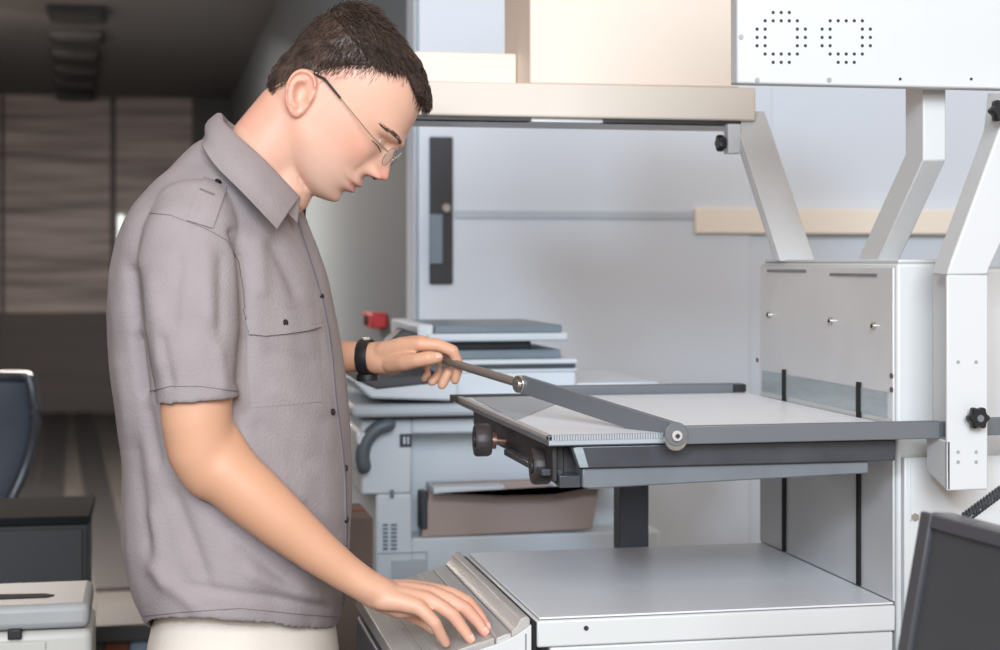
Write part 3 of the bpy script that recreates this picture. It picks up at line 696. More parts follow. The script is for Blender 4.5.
def face_disp(s, V):
    """forward displacement over the face"""
    nv = np.interp(V, [a for a, _ in noseV], [c for _, c in noseV])
    sg = np.interp(V, [-40, -30, -22, -10, 0, 10], [12, 10.5, 8.5, 6.5, 6, 8])
    d = nv*np.exp(-np.abs(s/sg)**2.2)
    d += 9*G(abs(s)-10.5, 4.6)*G(V+31, 5.4)
    d -= 9*G(abs(s)-21, 10)*G(V+5, 6.5)                # orbit
    d -= 3*G(abs(s)-10, 5)*G(V+2, 6)
    d += 6.5*G(abs(s)-22, 8.5)*G(V+7, 4.6)             # lid over the eyeball
    d -= 1.6*G(abs(s)-22, 8)*G(V+11.5, 1.3)
    d -= 1.5*G(abs(s)-22, 8)*G(V+2.2, 1.4)
    d += 3.2*G(abs(s)-18, 14)*G(V-8.5, 4.5)            # brow
    d += 2.5*G(s, 8)*G(V-8, 5)
    d += 3.5*G(abs(s)-32, 10)*G(V+22, 9)               # cheekbone
    d -= 2.5*G(abs(s)-26, 8)*G(V+44, 10)
    lw = 19
    d += 5.5*np.exp(-np.abs(s/(lw))**3)*G(V+50.5, 4.2)
    d += 6.0*np.exp(-np.abs(s/(lw-2))**3)*G(V+59.5, 4.0)
    d -= 3.6*np.exp(-np.abs(s/(lw+2))**4)*G(V+55, 1.5)
    d -= 2.2*G(s, 12)*G(V+67, 3.6)
    d += 5*G(s, 13)*G(V+78, 8)
    d -= 1.8*G(s, 3)*G(V+44, 4)
    d -= 2*G(abs(s)-19, 3.5)*G(V+40, 9)                # nasolabial
    return d
na = 220
hb = MB(); rows = []
for k, V in enumerate(Vs):
    fr_, bk_, w_, c_ = sm[k]
    ang = np.linspace(0, 2*np.pi, na, endpoint=False)
    c = np.cos(ang); s = np.sin(ang)
    nF = float(np.interp(V, [5, 60], [2.35, 2.1]))
    F = c_+np.where(c > 0, (fr_-c_), (c_-bk_))*np.sign(c)*np.abs(c)**(2/nF)
    S = w_*np.sign(s)*np.abs(s)**(2/2.25)
    front = np.clip((F-c_)/(fr_-c_+1e-6), 0, 1)
    F = F+face_disp(S, V)*np.clip(front*1.6-.25, 0, 1)
    tmp = 1-.03*G(V-12, 20)*G(F-48, 24)
    S = S*tmp
    S = S*(1+.035*G(V+58, 10)*G(F-14, 12))              # jaw angle
    rows.append([tuple(Hd(F[i], S[i], V)) for i in range(na)])
hb.grid(rows, None, True)
# ears: helix rim, antihelix, concha, lobe
def ear(sgn):
    top = np.array((-27.0, -9.0)); bot = np.array((-2.0, -52.0))
    ctr = (top+bot)/2; ax = (top-bot); ln = np.linalg.norm(ax)/2; ax /= 2*ln
    bx = np.array((-ax[1], ax[0]));   # toward back of the head
    if bx[0] > 0: bx = -bx
    rr = []; nr, npn = 22, 72
    for i in range(nr+1):
        r = i/nr; ring = []
        for j in range(npn):
            a = 2*math.pi*j/npn; ca, sa = math.cos(a), math.sin(a)
            wd = 14.5*(1+.22*ca) if True else 0
            A = r*ln*ca; B = r*wd*sa+1.5*r*ca*0
            rim = 5.6*math.exp(-((r-.88)/.10)**2)*(1 if ca > -.55 else max(0, 1-(-.55-ca)*2.4))
            if sa < -.55 and ca < .35: rim *= .35        # front edge: no helix at the tragus
            anti = 4.2*math.exp(-((r-.52)/.13)**2)*(1 if sa > -.1 else max(0, 1+(sa+.1)*3))
            con = -6.0*math.exp(-((r-.12)/.28)**2)
            tr_ = 3.0*math.exp(-(((A+2)/5)**2+((B+11)/3.5)**2))
            lobe = 1.6*math.exp(-(((A+20)/7)**2+((B)/7)**2))
            out = 4.5+5.0*max(0, B)/15+rim+anti+con+tr_+lobe - (2.0*r**10)
            pf = ctr+ax*A+bx*B
            ring.append((pf[0], pf[1], out))
        rr.append(ring)
    basew = 45.5
    rows2 = [[tuple(Hd(f, sgn*(basew+o), v)) for f, v, o in ring] for ring in rr[1:]]
    edge = rr[-1]; back = []
    for q, dd in ((1.0, -3.2), (.8, -4.5), (.45, -7)):
        back.append([tuple(Hd((f-ctr[0])*q+ctr[0]+3*(1-q), sgn*(basew+max(o, 3)+dd-(8 if q < .5 else 0)), (v-ctr[1])*q+ctr[1])) for f, v, o in edge])
    b_ = MB(); b_.grid(rows2+back, None, True)
    return b_
for sg in (-1, 1):
    e = ear(sg); hb.add(e.v, e.f)
# neck
def Pp(px, py, d): return Vector(W(px, py, d))
hb.tube([Hd(-4, 0, -18), Pp(291, 120, 2.55), Pp(268, 150, 2.55), Pp(250, 182, 2.56), Pp(245, 215, 2.57)], [.050, .060, .062, .062, .064], 40, up=(0, 1, 0))
hb.tube([Hd(52, 0, -70), Hd(34, 0, -74), Hd(14, 0, -82), Pp(284, 188, 2.55)], [.018, .030, .042, .045], 28)
# torso core (under the shirt)
hb.tube([Pp(238, 235, 2.57), Pp(225, 300, 2.57), Pp(232, 450, 2.57), Pp(242, 600, 2.57), Pp(244, 680, 2.57)], [.07, .115, .13, .125, .11], 32, up=(0, 1, 0))
hb.tube([Pp(202, 240, 2.46), Pp(215, 240, 2.5), Pp(258, 240, 2.70)], [.035, .06, .04], 20)
# near (right) arm
SH = Pp(197, 255, 2.43); EL = Pp(199, 462, 2.37)
hb.tube([SH, Pp(194, 300, 2.375), Pp(197, 380, 2.36), Pp(196, 420, 2.36), Pp(201, 452, 2.365), Pp(210, 470, 2.37)], [.035, .050, .0515, .0495, .0475, .044], 32, up=(0, 1, 0))
hb.tube([Pp(205, 448, 2.37), Pp(222, 470, 2.37), Pp(250, 494, 2.375), Pp(283, 523, 2.38), Pp(318, 552, 2.39), Pp(346, 573, 2.40), Pp(366, 586, 2.405), Pp(384, 593, 2.41)],
        [.045, .0465, .045, .0395, .0335, .0295, .0275, .0265], 32, flat=[1, 1, 1, 1, .97, .92, .88, .8])
hb.tube([Pp(196, 462, 2.375), Pp(192, 474, 2.375), Pp(200, 480, 2.375)], [.030, .020, .022], 16)         # elbow point
hb.tube([Pp(216, 432, 2.375), Pp(232, 462, 2.375), Pp(258, 490, 2.375)], [.030, .033, .030], 20)          # forearm flexor bulge
# far (left) arm
hb.tube([Pp(252, 245, 2.74), Pp(245, 300, 2.82), Pp(238, 372, 2.88)], [.055, .05, .045], 24, up=(0, 1, 0))
hb.tube([Pp(238, 372, 2.88), Pp(275, 364, 2.86), Pp(310, 358, 2.83), Pp(345, 357, 2.80), Pp(366, 357, 2.79), Pp(384, 356, 2.78)], [.044, .043, .037, .0285, .0262, .027], 28, flat=[1, 1, 1, .95, .92, .9])
# hands ---------------------------------------------------------------
NAILS = []
def finger(pts, r, n=14): hb.tube([Pp(*p) for p in pts], r, n)
# right hand, palm down on the sloped panel
K = dict(i=(437, 591, 2.452), m=(434, 594, 2.432), r=(428, 600, 2.412), p=(418, 607, 2.394))
for (k, a, ra) in (('i', (386, 590, 2.425), .0135), ('m', (384, 593, 2.415), .014), ('r', (383, 597, 2.405), .014), ('p', (382, 600, 2.397), .0135)):
    q = K[k]; mid = tuple((a[t]+q[t])/2 for t in range(3)); mid = (mid[0], mid[1]-1.5, mid[2])
    hb.tube([Pp(*a), Pp(*mid), Pp(*q)], [ra*1.15, ra*1.05, ra*.86], 16)
hb.tube([Pp(378, 596, 2.41), Pp(402, 606, 2.42), Pp(424, 608, 2.42)], [.021, .019, .011], 18)
hb.tube([Pp(372, 592, 2.41), Pp(392, 597, 2.412)], [.0265, .023], 20, flat=[.85, .8])
finger([K['i'], (452, 594, 2.452), (468, 602, 2.452), (480, 616, 2.450), (487, 628, 2.447)], [.0114, .0106, .0102, .0088, .0076])
finger([K['m'], (450, 600, 2.430), (466, 609, 2.430), (478, 622, 2.428), (485, 632.5, 2.425)], [.0118, .0108, .0105, .0092, .0079])
finger([K['r'], (440, 606, 2.410), (453, 615, 2.410), (464, 630, 2.410), (471, 640, 2.408)], [.0116, .0107, .0103, .0090, .0077])
finger([K['p'], (426, 614, 2.392), (435, 623, 2.392), (441, 635, 2.400), (446, 643.5, 2.408)], [.0112, .0102, .0096, .0086, .0074])
finger([(392, 604, 2.435), (408, 612, 2.455), (424, 621, 2.462), (434, 630, 2.46)], [.0150, .0128, .0105, .0085])
# left hand closed round the rod
for a, q, ra in (((383, 351, 2.765), (420, 344, 2.728), .0135), ((383, 352, 2.78), (421, 342, 2.752), .0135), ((383, 354, 2.79), (415, 344, 2.778), .013), ((383, 358, 2.80), (408, 348, 2.80), .0125)):
    mid = tuple((a[t]+q[t])/2 for t in range(3)); mid = (mid[0], mid[1]-1.5, mid[2])
    hb.tube([Pp(*a), Pp(*mid), Pp(*q)], [ra*1.15, ra*1.1, ra*.9], 16)
hb.tube([Pp(376, 358, 2.785), Pp(394, 360, 2.77), Pp(408, 358, 2.76)], [.027, .024, .017], 20)
finger([(420, 344, 2.728), (438, 345, 2.730), (453, 351, 2.733), (459, 366, 2.740), (455, 380, 2.746)], [.0125, .0112, .0108, .0098, .0082])
finger([(421, 342, 2.752), (436, 347, 2.757), (447, 354, 2.762), (449, 371, 2.764), (442, 385, 2.762)], [.0125, .0115, .0110, .0100, .0084])
finger([(415, 344, 2.778), (430, 351, 2.783), (440, 360, 2.786), (440, 374, 2.786), (432, 382, 2.780)], [.0118, .0108, .0102, .0094, .0080])
finger([(408, 348, 2.80), (420, 358, 2.805), (427, 366, 2.806), (428, 374, 2.804), (424, 379, 2.80)], [.0100, .009, .0084, .0074, .0064])
finger([(392, 363, 2.758), (406, 362, 2.728), (418, 360, 2.712), (429, 358, 2.707), (438, 357.5, 2.712)], [.0170, .0145, .0122, .0122, .0096])
body = remeshed(hb, 'body', .0021, 3, [M['skin']], man)
def soften(o, wfun, iters):
    me = o.data; n = len(me.vertices); c = np.empty(n*3); me.vertices.foreach_get('co', c); c = c.reshape(-1, 3)
    ne = len(me.edges); e = np.empty(ne*2, dtype=np.int64); me.edges.foreach_get('vertices', e); e = e.reshape(-1, 2)
    deg = np.bincount(e.ravel(), minlength=n)[:, None]
    w_ = wfun(c+np.array(root_loc(o)))[:, None]
    for _ in range(iters):
        acc = np.zeros((n, 3))
        for k in range(3):
            acc[:, k] = np.bincount(e[:, 0], c[e[:, 1], k], n)+np.bincount(e[:, 1], c[e[:, 0], k], n)
        c = c+(acc/deg-c)*w_
    me.vertices.foreach_set('co', c.ravel()); me.update()
def proj(c):
    v = c@np.array(uV); return 500+(c@np.array(uR))/v*FPX, HOR-(c[:, 2]-HZ)/v*FPX
def wf(c):
    x, y = proj(c)
    arm = np.clip((y-340)/30, 0, 1)*np.clip((372-x)/20, 0, 1)
    rel = c-np.array(HO); lf = rel@np.array(HF)/PX; lu = rel@np.array(HU)/PX
    nk = (y < 260)*np.clip((40-lf)/25, 0, 1)*np.clip((-48-lu)/14, 0, 1)
    hand = .12*(y > 330)
    return np.clip(np.maximum(np.maximum(arm, nk), hand), 0, 1)*.7
soften(body, wf, 60)
# colour masks on the skin
me = body.data; n = len(me.vertices); co_ = np.empty(n*3); me.vertices.foreach_get('co', co_); co_ = co_.reshape(-1, 3)+np.array(root_loc(man))
rel = co_-np.array(HO); lf = rel@np.array(HF)/PX; ls = rel@np.array(HS)/PX; lu = rel@np.array(HU)/PX
ur = co_@np.array(uR); uv_ = co_@np.array(uV); uz = co_[:, 2]
ppx = 500+ur/uv_*FPX; ppy = HOR-(uz-HZ)/uv_*FPX
def setm(name, v):
    a = me.attributes.new(name, 'FLOAT', 'POINT'); a.data.foreach_set('value', np.clip(v, 0, 1).astype(np.float32))
inhead = (lu > -95) & (lf > -75) & (uz > zat(215, 2.55))
lip = (np.exp(-np.abs(ls/18.5)**4)*np.clip(1.2-np.abs(lu+55.5)/7.5, 0, 1)*2)*(lf > 60)
setm('lip', np.where(inhead, lip*.75, 0))
bl = .55*np.exp(-((lf-96)/9)**2)*np.exp(-((lu+27)/8)**2) + .30*np.exp(-((np.abs(ls)-36)/14)**2-((lu+26)/16)**2)*(lf > 10) + .22*((np.abs(ls) > 49)*(lf < 2)) + .25*np.clip((25-lf)/30, 0, 1)*np.clip((-lu-35)/30, 0, 1)
setm('blush', np.where(inhead, bl, 0)+.28*np.clip((ppx-445)/25, 0, 1)*np.clip((ppy-590)/15, 0, 1))
setm('stubble', np.where(inhead, .5*np.clip((-lu-30)/30, 0, 1)*np.clip((lf-8)/45, 0, 1), 0))
setm('tan', np.where(uz < zat(300, 2.4), .62+.2*np.clip((ppy-400)/150, 0, 1)*np.clip((360-ppx)/90, 0, 1)-.3*np.clip((ppx-345)/50, 0, 1)*np.clip((ppy-530)/60, 0, 1), .1))
# fingernails on the fingers that show their backs
tree = BVHTree.FromObject(body, bpy.context.evaluated_depsgraph_get()); ML = root_loc(man)
for a_, c_, tow in (((480, 616, 2.450), (487, 628, 2.447), (.25, -.35, .9)), ((478, 622, 2.428), (485, 632.5, 2.425), (.2, -.35, .9)), ((464, 630, 2.410), (471, 640, 2.408), (.1, -.4, .9)), ((429, 358, 2.707), (438, 357.5, 2.712), (.05, -.95, .3))):
    A2, C2 = Pp(*a_), Pp(*c_); ax2 = (C2-A2).normalized(); tw_ = (uR*tow[0]+uV*tow[1]+uZ*tow[2]); tw_ = (tw_-ax2*tw_.dot(ax2)).normalized(); sd = ax2.cross(tw_)
    rows = []
    for i in range(7):
        ring = []
        for j in range(7):
            q = C2+ax2*(-.006+.0105*i/6)+sd*((j-3)/3*.0042*(1-.25*(i/6)**3))
            r = tree.ray_cast(q+tw_*.03-ML, -tw_)
            ring.append(tuple((r[0]+ML+tw_*.0004) if r[0] is not None else q))
        rows.append(ring)
    b = MB(); b.grid(rows); o = b.build('fingernail', M['nail'], body, smooth=180, fix=False); md = o.modifiers.new('s', 'SOLIDIFY'); md.thickness = .0006; md.offset = 0
# eyeballs, eyebrows
tree = BVHTree.FromObject(body, bpy.context.evaluated_depsgraph_get()); ML = root_loc(man)
def onface(s_, v_, out):
    r = tree.ray_cast(Hd(130, s_, v_)-ML, -HF)
    return (r[0]+ML+HF*(out*PX)) if r[0] is not None else Hd(70, s_, v_)
for sg in (-1, 1):
    ef = (onface(sg*22, -8.5, 0)-HO).dot(HF)/PX
    b = MB(); b.sphere(tuple(Hd(ef-6.9, sg*20.5, -9)), 6.6*PX, nu=20, nv=14); b.build('eyeball', M['eyew'], body, smooth=180)
    b = MB(); b.tube([onface(sg*(13+3*k), -12.5+1.2*math.sin(k/6*math.pi)+.3*k, .5) for k in range(7)], .0007, 6); b.build('eyelashes', M['hair'], body, smooth=180)
    b = MB(); nc = onface(sg*8.5, -34.5, -.6); b.sphere(tuple(nc), 2.6*PX, (1, 1, .55), 12, 8); b.build('nostril', M['nostril'], body, smooth=180)
    b = MB()
    for k in range(95):
        t_ = random.random(); s_ = sg*(9+25*t_); arch = 7.5+3.5*math.sin(t_*2.4)-5*t_*t_+random.uniform(-1.6, 1.6)
        p = onface(s_, arch, .15); q = onface(s_+sg*4.0, arch+random.uniform(-.5, 1.2), .4); b.tube([p, (p+q)/2+HF*(.5*PX), q], [.0004, .0004, .0002], 3, round_ends=False)
    b.build('eyebrow', M['hair'], body, smooth=180)
# hair ---------------------------------------------------------------
tree = BVHTree.FromObject(body, bpy.context.evaluated_depsgraph_get())
AZ = [0, 15, 30, 42, 55, 68, 78, 90, 102, 110, 120, 140, 155, 180]
HL = [47, 48, 53, 58, 52, 43, 33, 22, 6, -6, -20, -44, -52, -54]
TK = [17, 16, 11, 7, 5, 4, 3, 2.5, 2.5, 2.5, 3, 3, 3, 3]
def scalp(az, V):
    k = np.clip((V+91)/169.5*189, 0, 188.999); i0 = int(k); t_ = k-i0
    fr_, bk_, w_, c_ = sm[i0]*(1-t_)+sm[i0+1]*t_
    # direction az measured at F=0
    c = math.cos(az); s = math.sin(az)
    F0 = -2.0
    lo, hi = 0.0, 120.0
    nF = float(np.interp(V, [5, 60], [2.35, 2.1]))
    for _ in range(24):
        m_ = (lo+hi)/2; F = F0+m_*c; S = m_*s
        ff = (F-c_)/((fr_-c_) if F > c_ else (c_-bk_)); 
        val = abs(ff)**nF+abs(S/w_)**2.25
        if val < 1: lo = m_
        else: hi = m_
    return F0+lo*c, lo*s, lo
b = MB(); rows = []; strands = []
NA = 120
for i in range(60):
    t_ = i/59
    ring = []
    for j in range(NA):
        az = 2*math.pi*j/NA; ad_ = abs(math.degrees(az if az <= math.pi else 2*math.pi-az))
        h0 = np.interp(ad_, AZ, HL); tk = np.interp(ad_, AZ, TK)
        V = h0+(77.8-h0)*(1-(1-t_)**1.25)
        F, S, R = scalp(az, V)
        edge = min(1, t_*7+.0); edge = .15+.85*math.sin(edge*math.pi/2)
        topn = np.clip((V-30)/40, 0, 1)
        th = (tk*(1-topn)+1.0*topn)*edge
        if i == 0: th = -1.5
        th += (noise.noise(Vector((F/14, S/14, V/14)))*2.0+noise.noise(Vector((F/4, S/4, V/4)))*1.0)*edge
        # push outward from the skull centre
        c = Vector((F+2, S, V-20)); c.normalize()
        ring.append((F+c.x*th, S+c.y*th, V+c.z*th))
        if i % 1 == 0 and i > 1: strands.append((F, S, V, th, ad_, az))
    rows.append([tuple(Hd(*p)) for p in ring])
b.grid(rows, None, True)
strands = strands+strands; random.shuffle(strands)
for (F, S, V, th, ad_, az) in strands[:11000]:
    F += random.uniform(-2, 2); S += random.uniform(-2, 2); V += random.uniform(-2, 2)
    c = Vector((F+2, S, V-20)).normalized()
    # comb direction: forward over the top, down at the sides/back
    if V > 42: dr = Vector((1, .12*(1 if S > 0 else -1), -.30))
    elif ad_ > 120: dr = Vector((.1, 0, -1))
    else: dr = Vector((.35 if ad_ > 60 else .6, 0, -1))
    dr = (dr-c*dr.dot(c)); 
    if dr.length < .05: continue
    dr.normalize(); dr = (dr+Vector((random.uniform(-.3, .3), random.uniform(-.3, .3), random.uniform(-.3, .3)))).normalized()
    L_ = (13 if V > 42 else 7)*random.uniform(.7, 1.2)
    if ad_ < 50 and V < 66: L_ = 9*random.uniform(.6, 1.2)
    p0 = Vector((F, S, V))+c*(th*.8); p1 = p0+dr*L_*.5+c*(th*.22+.5); p2 = p0+dr*L_+c*(th*.15+random.uniform(-1, 1.0))
    ps = [Hd(*p0), Hd(*p1), Hd(*p2)]
    b.tube(ps, [.0006, .0005, .0001], 3, round_ends=False)
# fine short hairs at temple and nape
for k in range(2600):
    az = random.uniform(-math.pi, math.pi); ad_ = abs(math.degrees(az)); h0 = np.interp(ad_, AZ, HL)
    if ad_ < 35: continue
    V = h0+2-abs(random.gauss(0, 6))*(1.3 if 60 < ad_ < 100 else .7)
    F, S, R = scalp(az, V); c = Vector((F+2, S, V-20)).normalized()
    dr = Vector((.25, 0, -1)); p0 = Vector((F, S, V))
    b.tube([Hd(*p0), Hd(*(p0+dr*2+c*.4)), Hd(*(p0+dr*4+c*.6))], [.00022, .0002, .0001], 3, round_ends=False)
b.build('hair', M['hair'], man, smooth=180, fix=False)
# ---------------- shirt
br_ = math.radians(16)
bf = uR*math.cos(br_)-uV*math.sin(br_); bs = uV*math.cos(br_)+uR*math.sin(br_)     # body forward, body left
secs = [  # py, back px, front px, lateral half width (m)
 (140, 206, 250, .035), (146, 195, 262, .055), (156, 184, 275, .075), (168, 172, 286, .100), (182, 155, 295, .130), (194, 144, 300, .155), (206, 133, 304, .172), (225, 122, 310, .186), (245, 115, 317, .194), (275, 109, 326, .196), (310, 107, 333, .194), (345, 109, 339, .190),
 (385, 113, 345, .188), (425, 119, 349, .186), (465, 121, 351, .186), (505, 120, 352, .187), (545, 121, 351, .188), (580, 127, 349, .190), (606, 135, 346, .191), (630, 145, 343, .192)]
sb = MB(); rows = []
sa_ = np.array(secs, float)
pys = np.linspace(140, 630, 76)
def shirt_ring(py, inset=0.0, n=96):
    bk_, fr_, lat = [np.interp(py, sa_[:, 0], sa_[:, k]) for k in (1, 2, 3)]
    d = DB; cx = (bk_+fr_)/2; hw = (fr_-bk_)/2*d/FPX; lat = lat
    a = math.sqrt(max(hw*hw-(lat*math.sin(br_))**2, .0004))/math.cos(br_)
    a -= inset; lat -= inset
    w_ = np.linspace(0, 2*np.pi, n, endpoint=False); c = np.cos(w_); s = np.sin(w_); nn = 2.2
    lift = .055*max(0, (py-480)/150)**1.5
    for it in range(8):
        c0 = np.array(W(cx, py, d))
        R_ = c0+np.outer(a*np.sign(c)*np.abs(c)**(2/nn), np.array(bf))+np.outer(lat*np.sign(s)*np.abs(s)**(2/nn), np.array(bs))
        px = 500+(R_@np.array(uR))/(R_@np.array(uV))*FPX
        lo, hi = px.min(), px.max()
        k_ = d/FPX; k2 = inset*2/k_
        a *= 1+.8*((fr_-bk_-k2)-(hi-lo))/(hi-lo); a = max(a, .012); cx += ((fr_+bk_)-(hi+lo))/2*.9
    k3 = np.clip((py-470)/150, 0, 1)**1.3
    dep = R_@np.array(uV); dep = d-np.abs(dep-d)
    zt_ = HZ-(py-11*np.abs(s)**2*k3-HOR)*dep/FPX
    R_[:, 2] = R_[:, 2]*(1-k3)+zt_*k3
    return [tuple(q) for q in R_]
for py in pys: rows.append(shirt_ring(py))
rows.append(shirt_ring(630, .007)); rows.append(shirt_ring(606, .008)); rows.append(shirt_ring(596, .06))
sb.grid(rows, None, True)
def sleeve(pts, rad, up):
    P_ = [Pp(*p) for p in pts]; k = len(P_); rows = []; n = 48
    T = [(P_[min(i+1, k-1)]-P_[max(i-1, 0)]).normalized() for i in range(k)]
    def ring(i, ra, rb, off=0):
        t = T[i]; a = (uR-t*uR.dot(t)).normalized(); b2 = t.cross(a)
        return [tuple(P_[i]+t*off+a*(ra*math.cos(2*math.pi*j/n))+b2*(rb*math.sin(2*math.pi*j/n))) for j in range(n)]
    rows.append(ring(0, rad[0][0]*.5, rad[0][1]*.5, -rad[0][0]*.45)); rows.append(ring(0, rad[0][0]*.85, rad[0][1]*.85, -rad[0][0]*.25))
    for i in range(k): rows.append(ring(i, *rad[i]))
    rows.append(ring(k-1, rad[-1][0]-.006, rad[-1][1]-.006)); rows.append(ring(k-1, rad[-1][0]-.008, rad[-1][1]-.008, -.02)); rows.append(ring(k-1, .02, .02, -.03))
    sb.grid(rows, None, True)
sleeve([(196, 205, 2.445), (192, 232, 2.415), (189, 270, 2.39), (190, 320, 2.372), (194, 362, 2.362), (197.5, 403, 2.358)], [(.056, .05), (.068, .060), (.073, .066), (.0695, .065), (.0625, .062), (.0595, .060)], 0)
sleeve([(258, 212, 2.70), (256, 240, 2.74), (252, 280, 2.79), (248, 340, 2.85)], [(.05, .055), (.058, .06), (.06, .062), (.056, .058)], 0)
shirt = remeshed(sb, 'shirt', .0038, 9, [M['shirt']], man)
# tailoring: displace cloth by folds running as they do in a hanging shirt
me = shirt.data; n = len(me.vertices); off = np.array(root_loc(man))
co_ = np.empty(n*3); me.vertices.foreach_get('co', co_); co_ = co_.reshape(-1, 3)
no_ = np.empty(n*3); me.vertices.foreach_get('normal', no_); no_ = no_.reshape(-1, 3)
wc = co_+off; ur = wc@np.array(uR); uv_ = wc@np.array(uV); uz = wc[:, 2]
X_ = 500+ur/uv_*FPX; Y_ = HOR-(uz-HZ)/uv_*FPX
near = np.clip((DB+.02-uv_)/.06, 0, 1)
d = np.zeros(n)
def seg(x0, y0, x1, y1, amp, sig, end=.15):
    dx, dy = x1-x0, y1-y0; L2 = dx*dx+dy*dy
    t = np.clip(((X_-x0)*dx+(Y_-y0)*dy)/L2, 0, 1)
    dist = np.hypot(X_-x0-t*dx, Y_-y0-t*dy)
    fade = np.clip(np.minimum(t, 1-t)/end, 0, 1)*.8+.2
    return 1.5*amp*np.exp(-(dist/sig)**2)*fade*near
for s_ in ((131, 262, 137, 330, -.006, 6), (137, 330, 146, 400, -.008, 5), (146, 400, 160, 470, -.004, 6), (150, 270, 160, 380, .004, 9), (243, 250, 247, 330, -.006, 5), (232, 226, 246, 262, -.005, 5), (247, 330, 240, 390, -.004, 6),
           (258, 232, 262, 300, .003, 8), (270, 236, 300, 300, -.003, 7), (205, 240, 208, 330, .003, 9), (222, 250, 220, 340, -.0025, 6), (180, 250, 172, 330, -.0025, 7),
           (132, 430, 150, 560, -.005, 8), (150, 500, 168, 600, .004, 9), (168, 480, 210, 590, -.0045, 8), (215, 520, 300, 590, -.005, 8), (240, 570, 330, 604, .004, 8), (180, 585, 340, 608, -.003, 5),
           (250, 420, 320, 470, -.003, 9), (265, 385, 330, 415, .0025, 9), (260, 350, 320, 365, -.0022, 7), (300, 500, 345, 540, -.003, 8), (120, 350, 128, 450, .003, 8), (145, 560, 200, 612, .004, 8), (240, 430, 275, 520, .003, 11),
           (160, 330, 172, 392, -.003, 6), (218, 345, 224, 395, .0025, 7), (205, 205, 190, 228, -.0015, 4)):
    d += seg(*s_)
for i in range(n):
    p = wc[i]
    d[i] += noise.noise(Vector((p[0]*9, p[1]*9, p[2]*3.2)))*.005 + noise.noise(Vector((p[0]*26, p[1]*26, p[2]*11+3)))*.002
co_ = co_+no_*d[:, None]
me.vertices.foreach_set('co', co_.ravel()); me.update()
stree = BVHTree.FromObject(shirt, bpy.context.evaluated_depsgraph_get())
cam0 = Vector((0, 0, HZ))
def hit(px, py):
    """where the cloth is along one direction"""
    o = Vector(W(px, py, 1.0))-cam0; o.normalize()
    r = stree.ray_cast(cam0-Vector(off), o)
    return (None, None) if r[0] is None else (r[0]+Vector(off), r[1])
def patch(A, B, nu, nv, th, name, m, lift=0.0, bulge=0.0, par=None, bevel=.0008):
    """cloth piece lying on the shirt between two polylines A and B (lists of px,py)"""
    def along(P_, t):
        k = t*(len(P_)-1); i = min(int(k), len(P_)-2); f = k-i
        return (P_[i][0]*(1-f)+P_[i+1][0]*f, P_[i][1]*(1-f)+P_[i+1][1]*f)
    outer = []; inner = []; last = None
    for j in range(nv+1):
        ro, ri = [], []
        for i in range(nu+1):
            a = along(A, i/nu); c = along(B, i/nu); t = j/nv
            h, nn = hit(a[0]*(1-t)+c[0]*t, a[1]*(1-t)+c[1]*t)
            if h is None: h, nn = last
            last = (h, nn)
            ro.append(tuple(h+nn*(th+lift*t+bulge*math.sin(math.pi*t)))); ri.append(tuple(h+nn*(-.0015+lift*t*.9)))
        outer.append(ro); inner.append(ri)
    b = MB(); n1 = nu+1
    vs = [p for r in outer for p in r]+[p for r in inner for p in r]; N_ = n1*(nv+1); fs = []
    for j in range(nv):
        for i in range(nu):
            q = j*n1+i; fs.append((q, q+1, q+n1+1, q+n1)); fs.append((q+N_, q+n1+N_, q+n1+1+N_, q+1+N_))
    for i in range(nu):
        fs.append((i, i+N_, i+1+N_, i+1)); q = nv*n1+i; fs.append((q, q+1, q+1+N_, q+N_))
    for j in range(nv):
        q = j*n1; fs.append((q, q+n1, q+n1+N_, q+N_)); q = j*n1+nu; fs.append((q, q+N_, q+n1+N_, q+n1))
    b.add(vs, fs); return b.build(name, m, par or shirt, smooth=50)
def button(px, py, r=.0052, out=.003, pos=None, nn=None):
    h, nrm_ = hit(px, py) if pos is None else (pos, nn)
    b = MB(); b.cyl(h, h+nrm_*(out+.001), r, 20); b.cyl(h+nrm_*(out+.001), h+nrm_*(out+.0018), r*.55, 16)
    return b.build('button', M['button'], shirt, bevel=.0006)
patch([(243, 309), (262, 310), (284, 310), (303, 309), (317, 306)], [(249, 334), (264, 336), (284, 334), (305, 331), (319, 327)], 20, 8, .0028, 'pocket_flap', M['shirt'], lift=.002)
patch([(246, 336), (318, 331)], [(250, 408), (322, 402)], 20, 16, .0008, 'chest_pocket', M['shirt'])
button(284, 323)
# epaulette on the near shoulder
patch([(204, 178), (213, 181), (226, 187)], [(187, 221), (199, 225), (212, 229)], 10, 14, .003, 'epaulette', M['shirt'], bulge=.0012)
patch([(200, 190), (214, 196)], [(199.3, 191.8), (213, 197.6)], 8, 2, .0045, 'epaulette_stitch', M['shirtdark'])
button(217, 184, .0050, .005)
# front placket strip, buttons
plA = [(297, 214), (304, 240), (314, 272), (323, 300), (329, 330), (333, 360), (336, 396), (342, 440), (346, 480), (347, 530), (346, 580), (343, 622)]
patch([(x-2.2, y) for x, y in plA], [(x-.8, y) for x, y in plA], 60, 1, .0026, 'placket_edge', M['shirtdark'])
for (x, y) in ((332, 412), (345, 468), (345.5, 520), (344, 575)): button(x, y, .0048, .0028)
button(320.5, 296.5, .0035, .004)
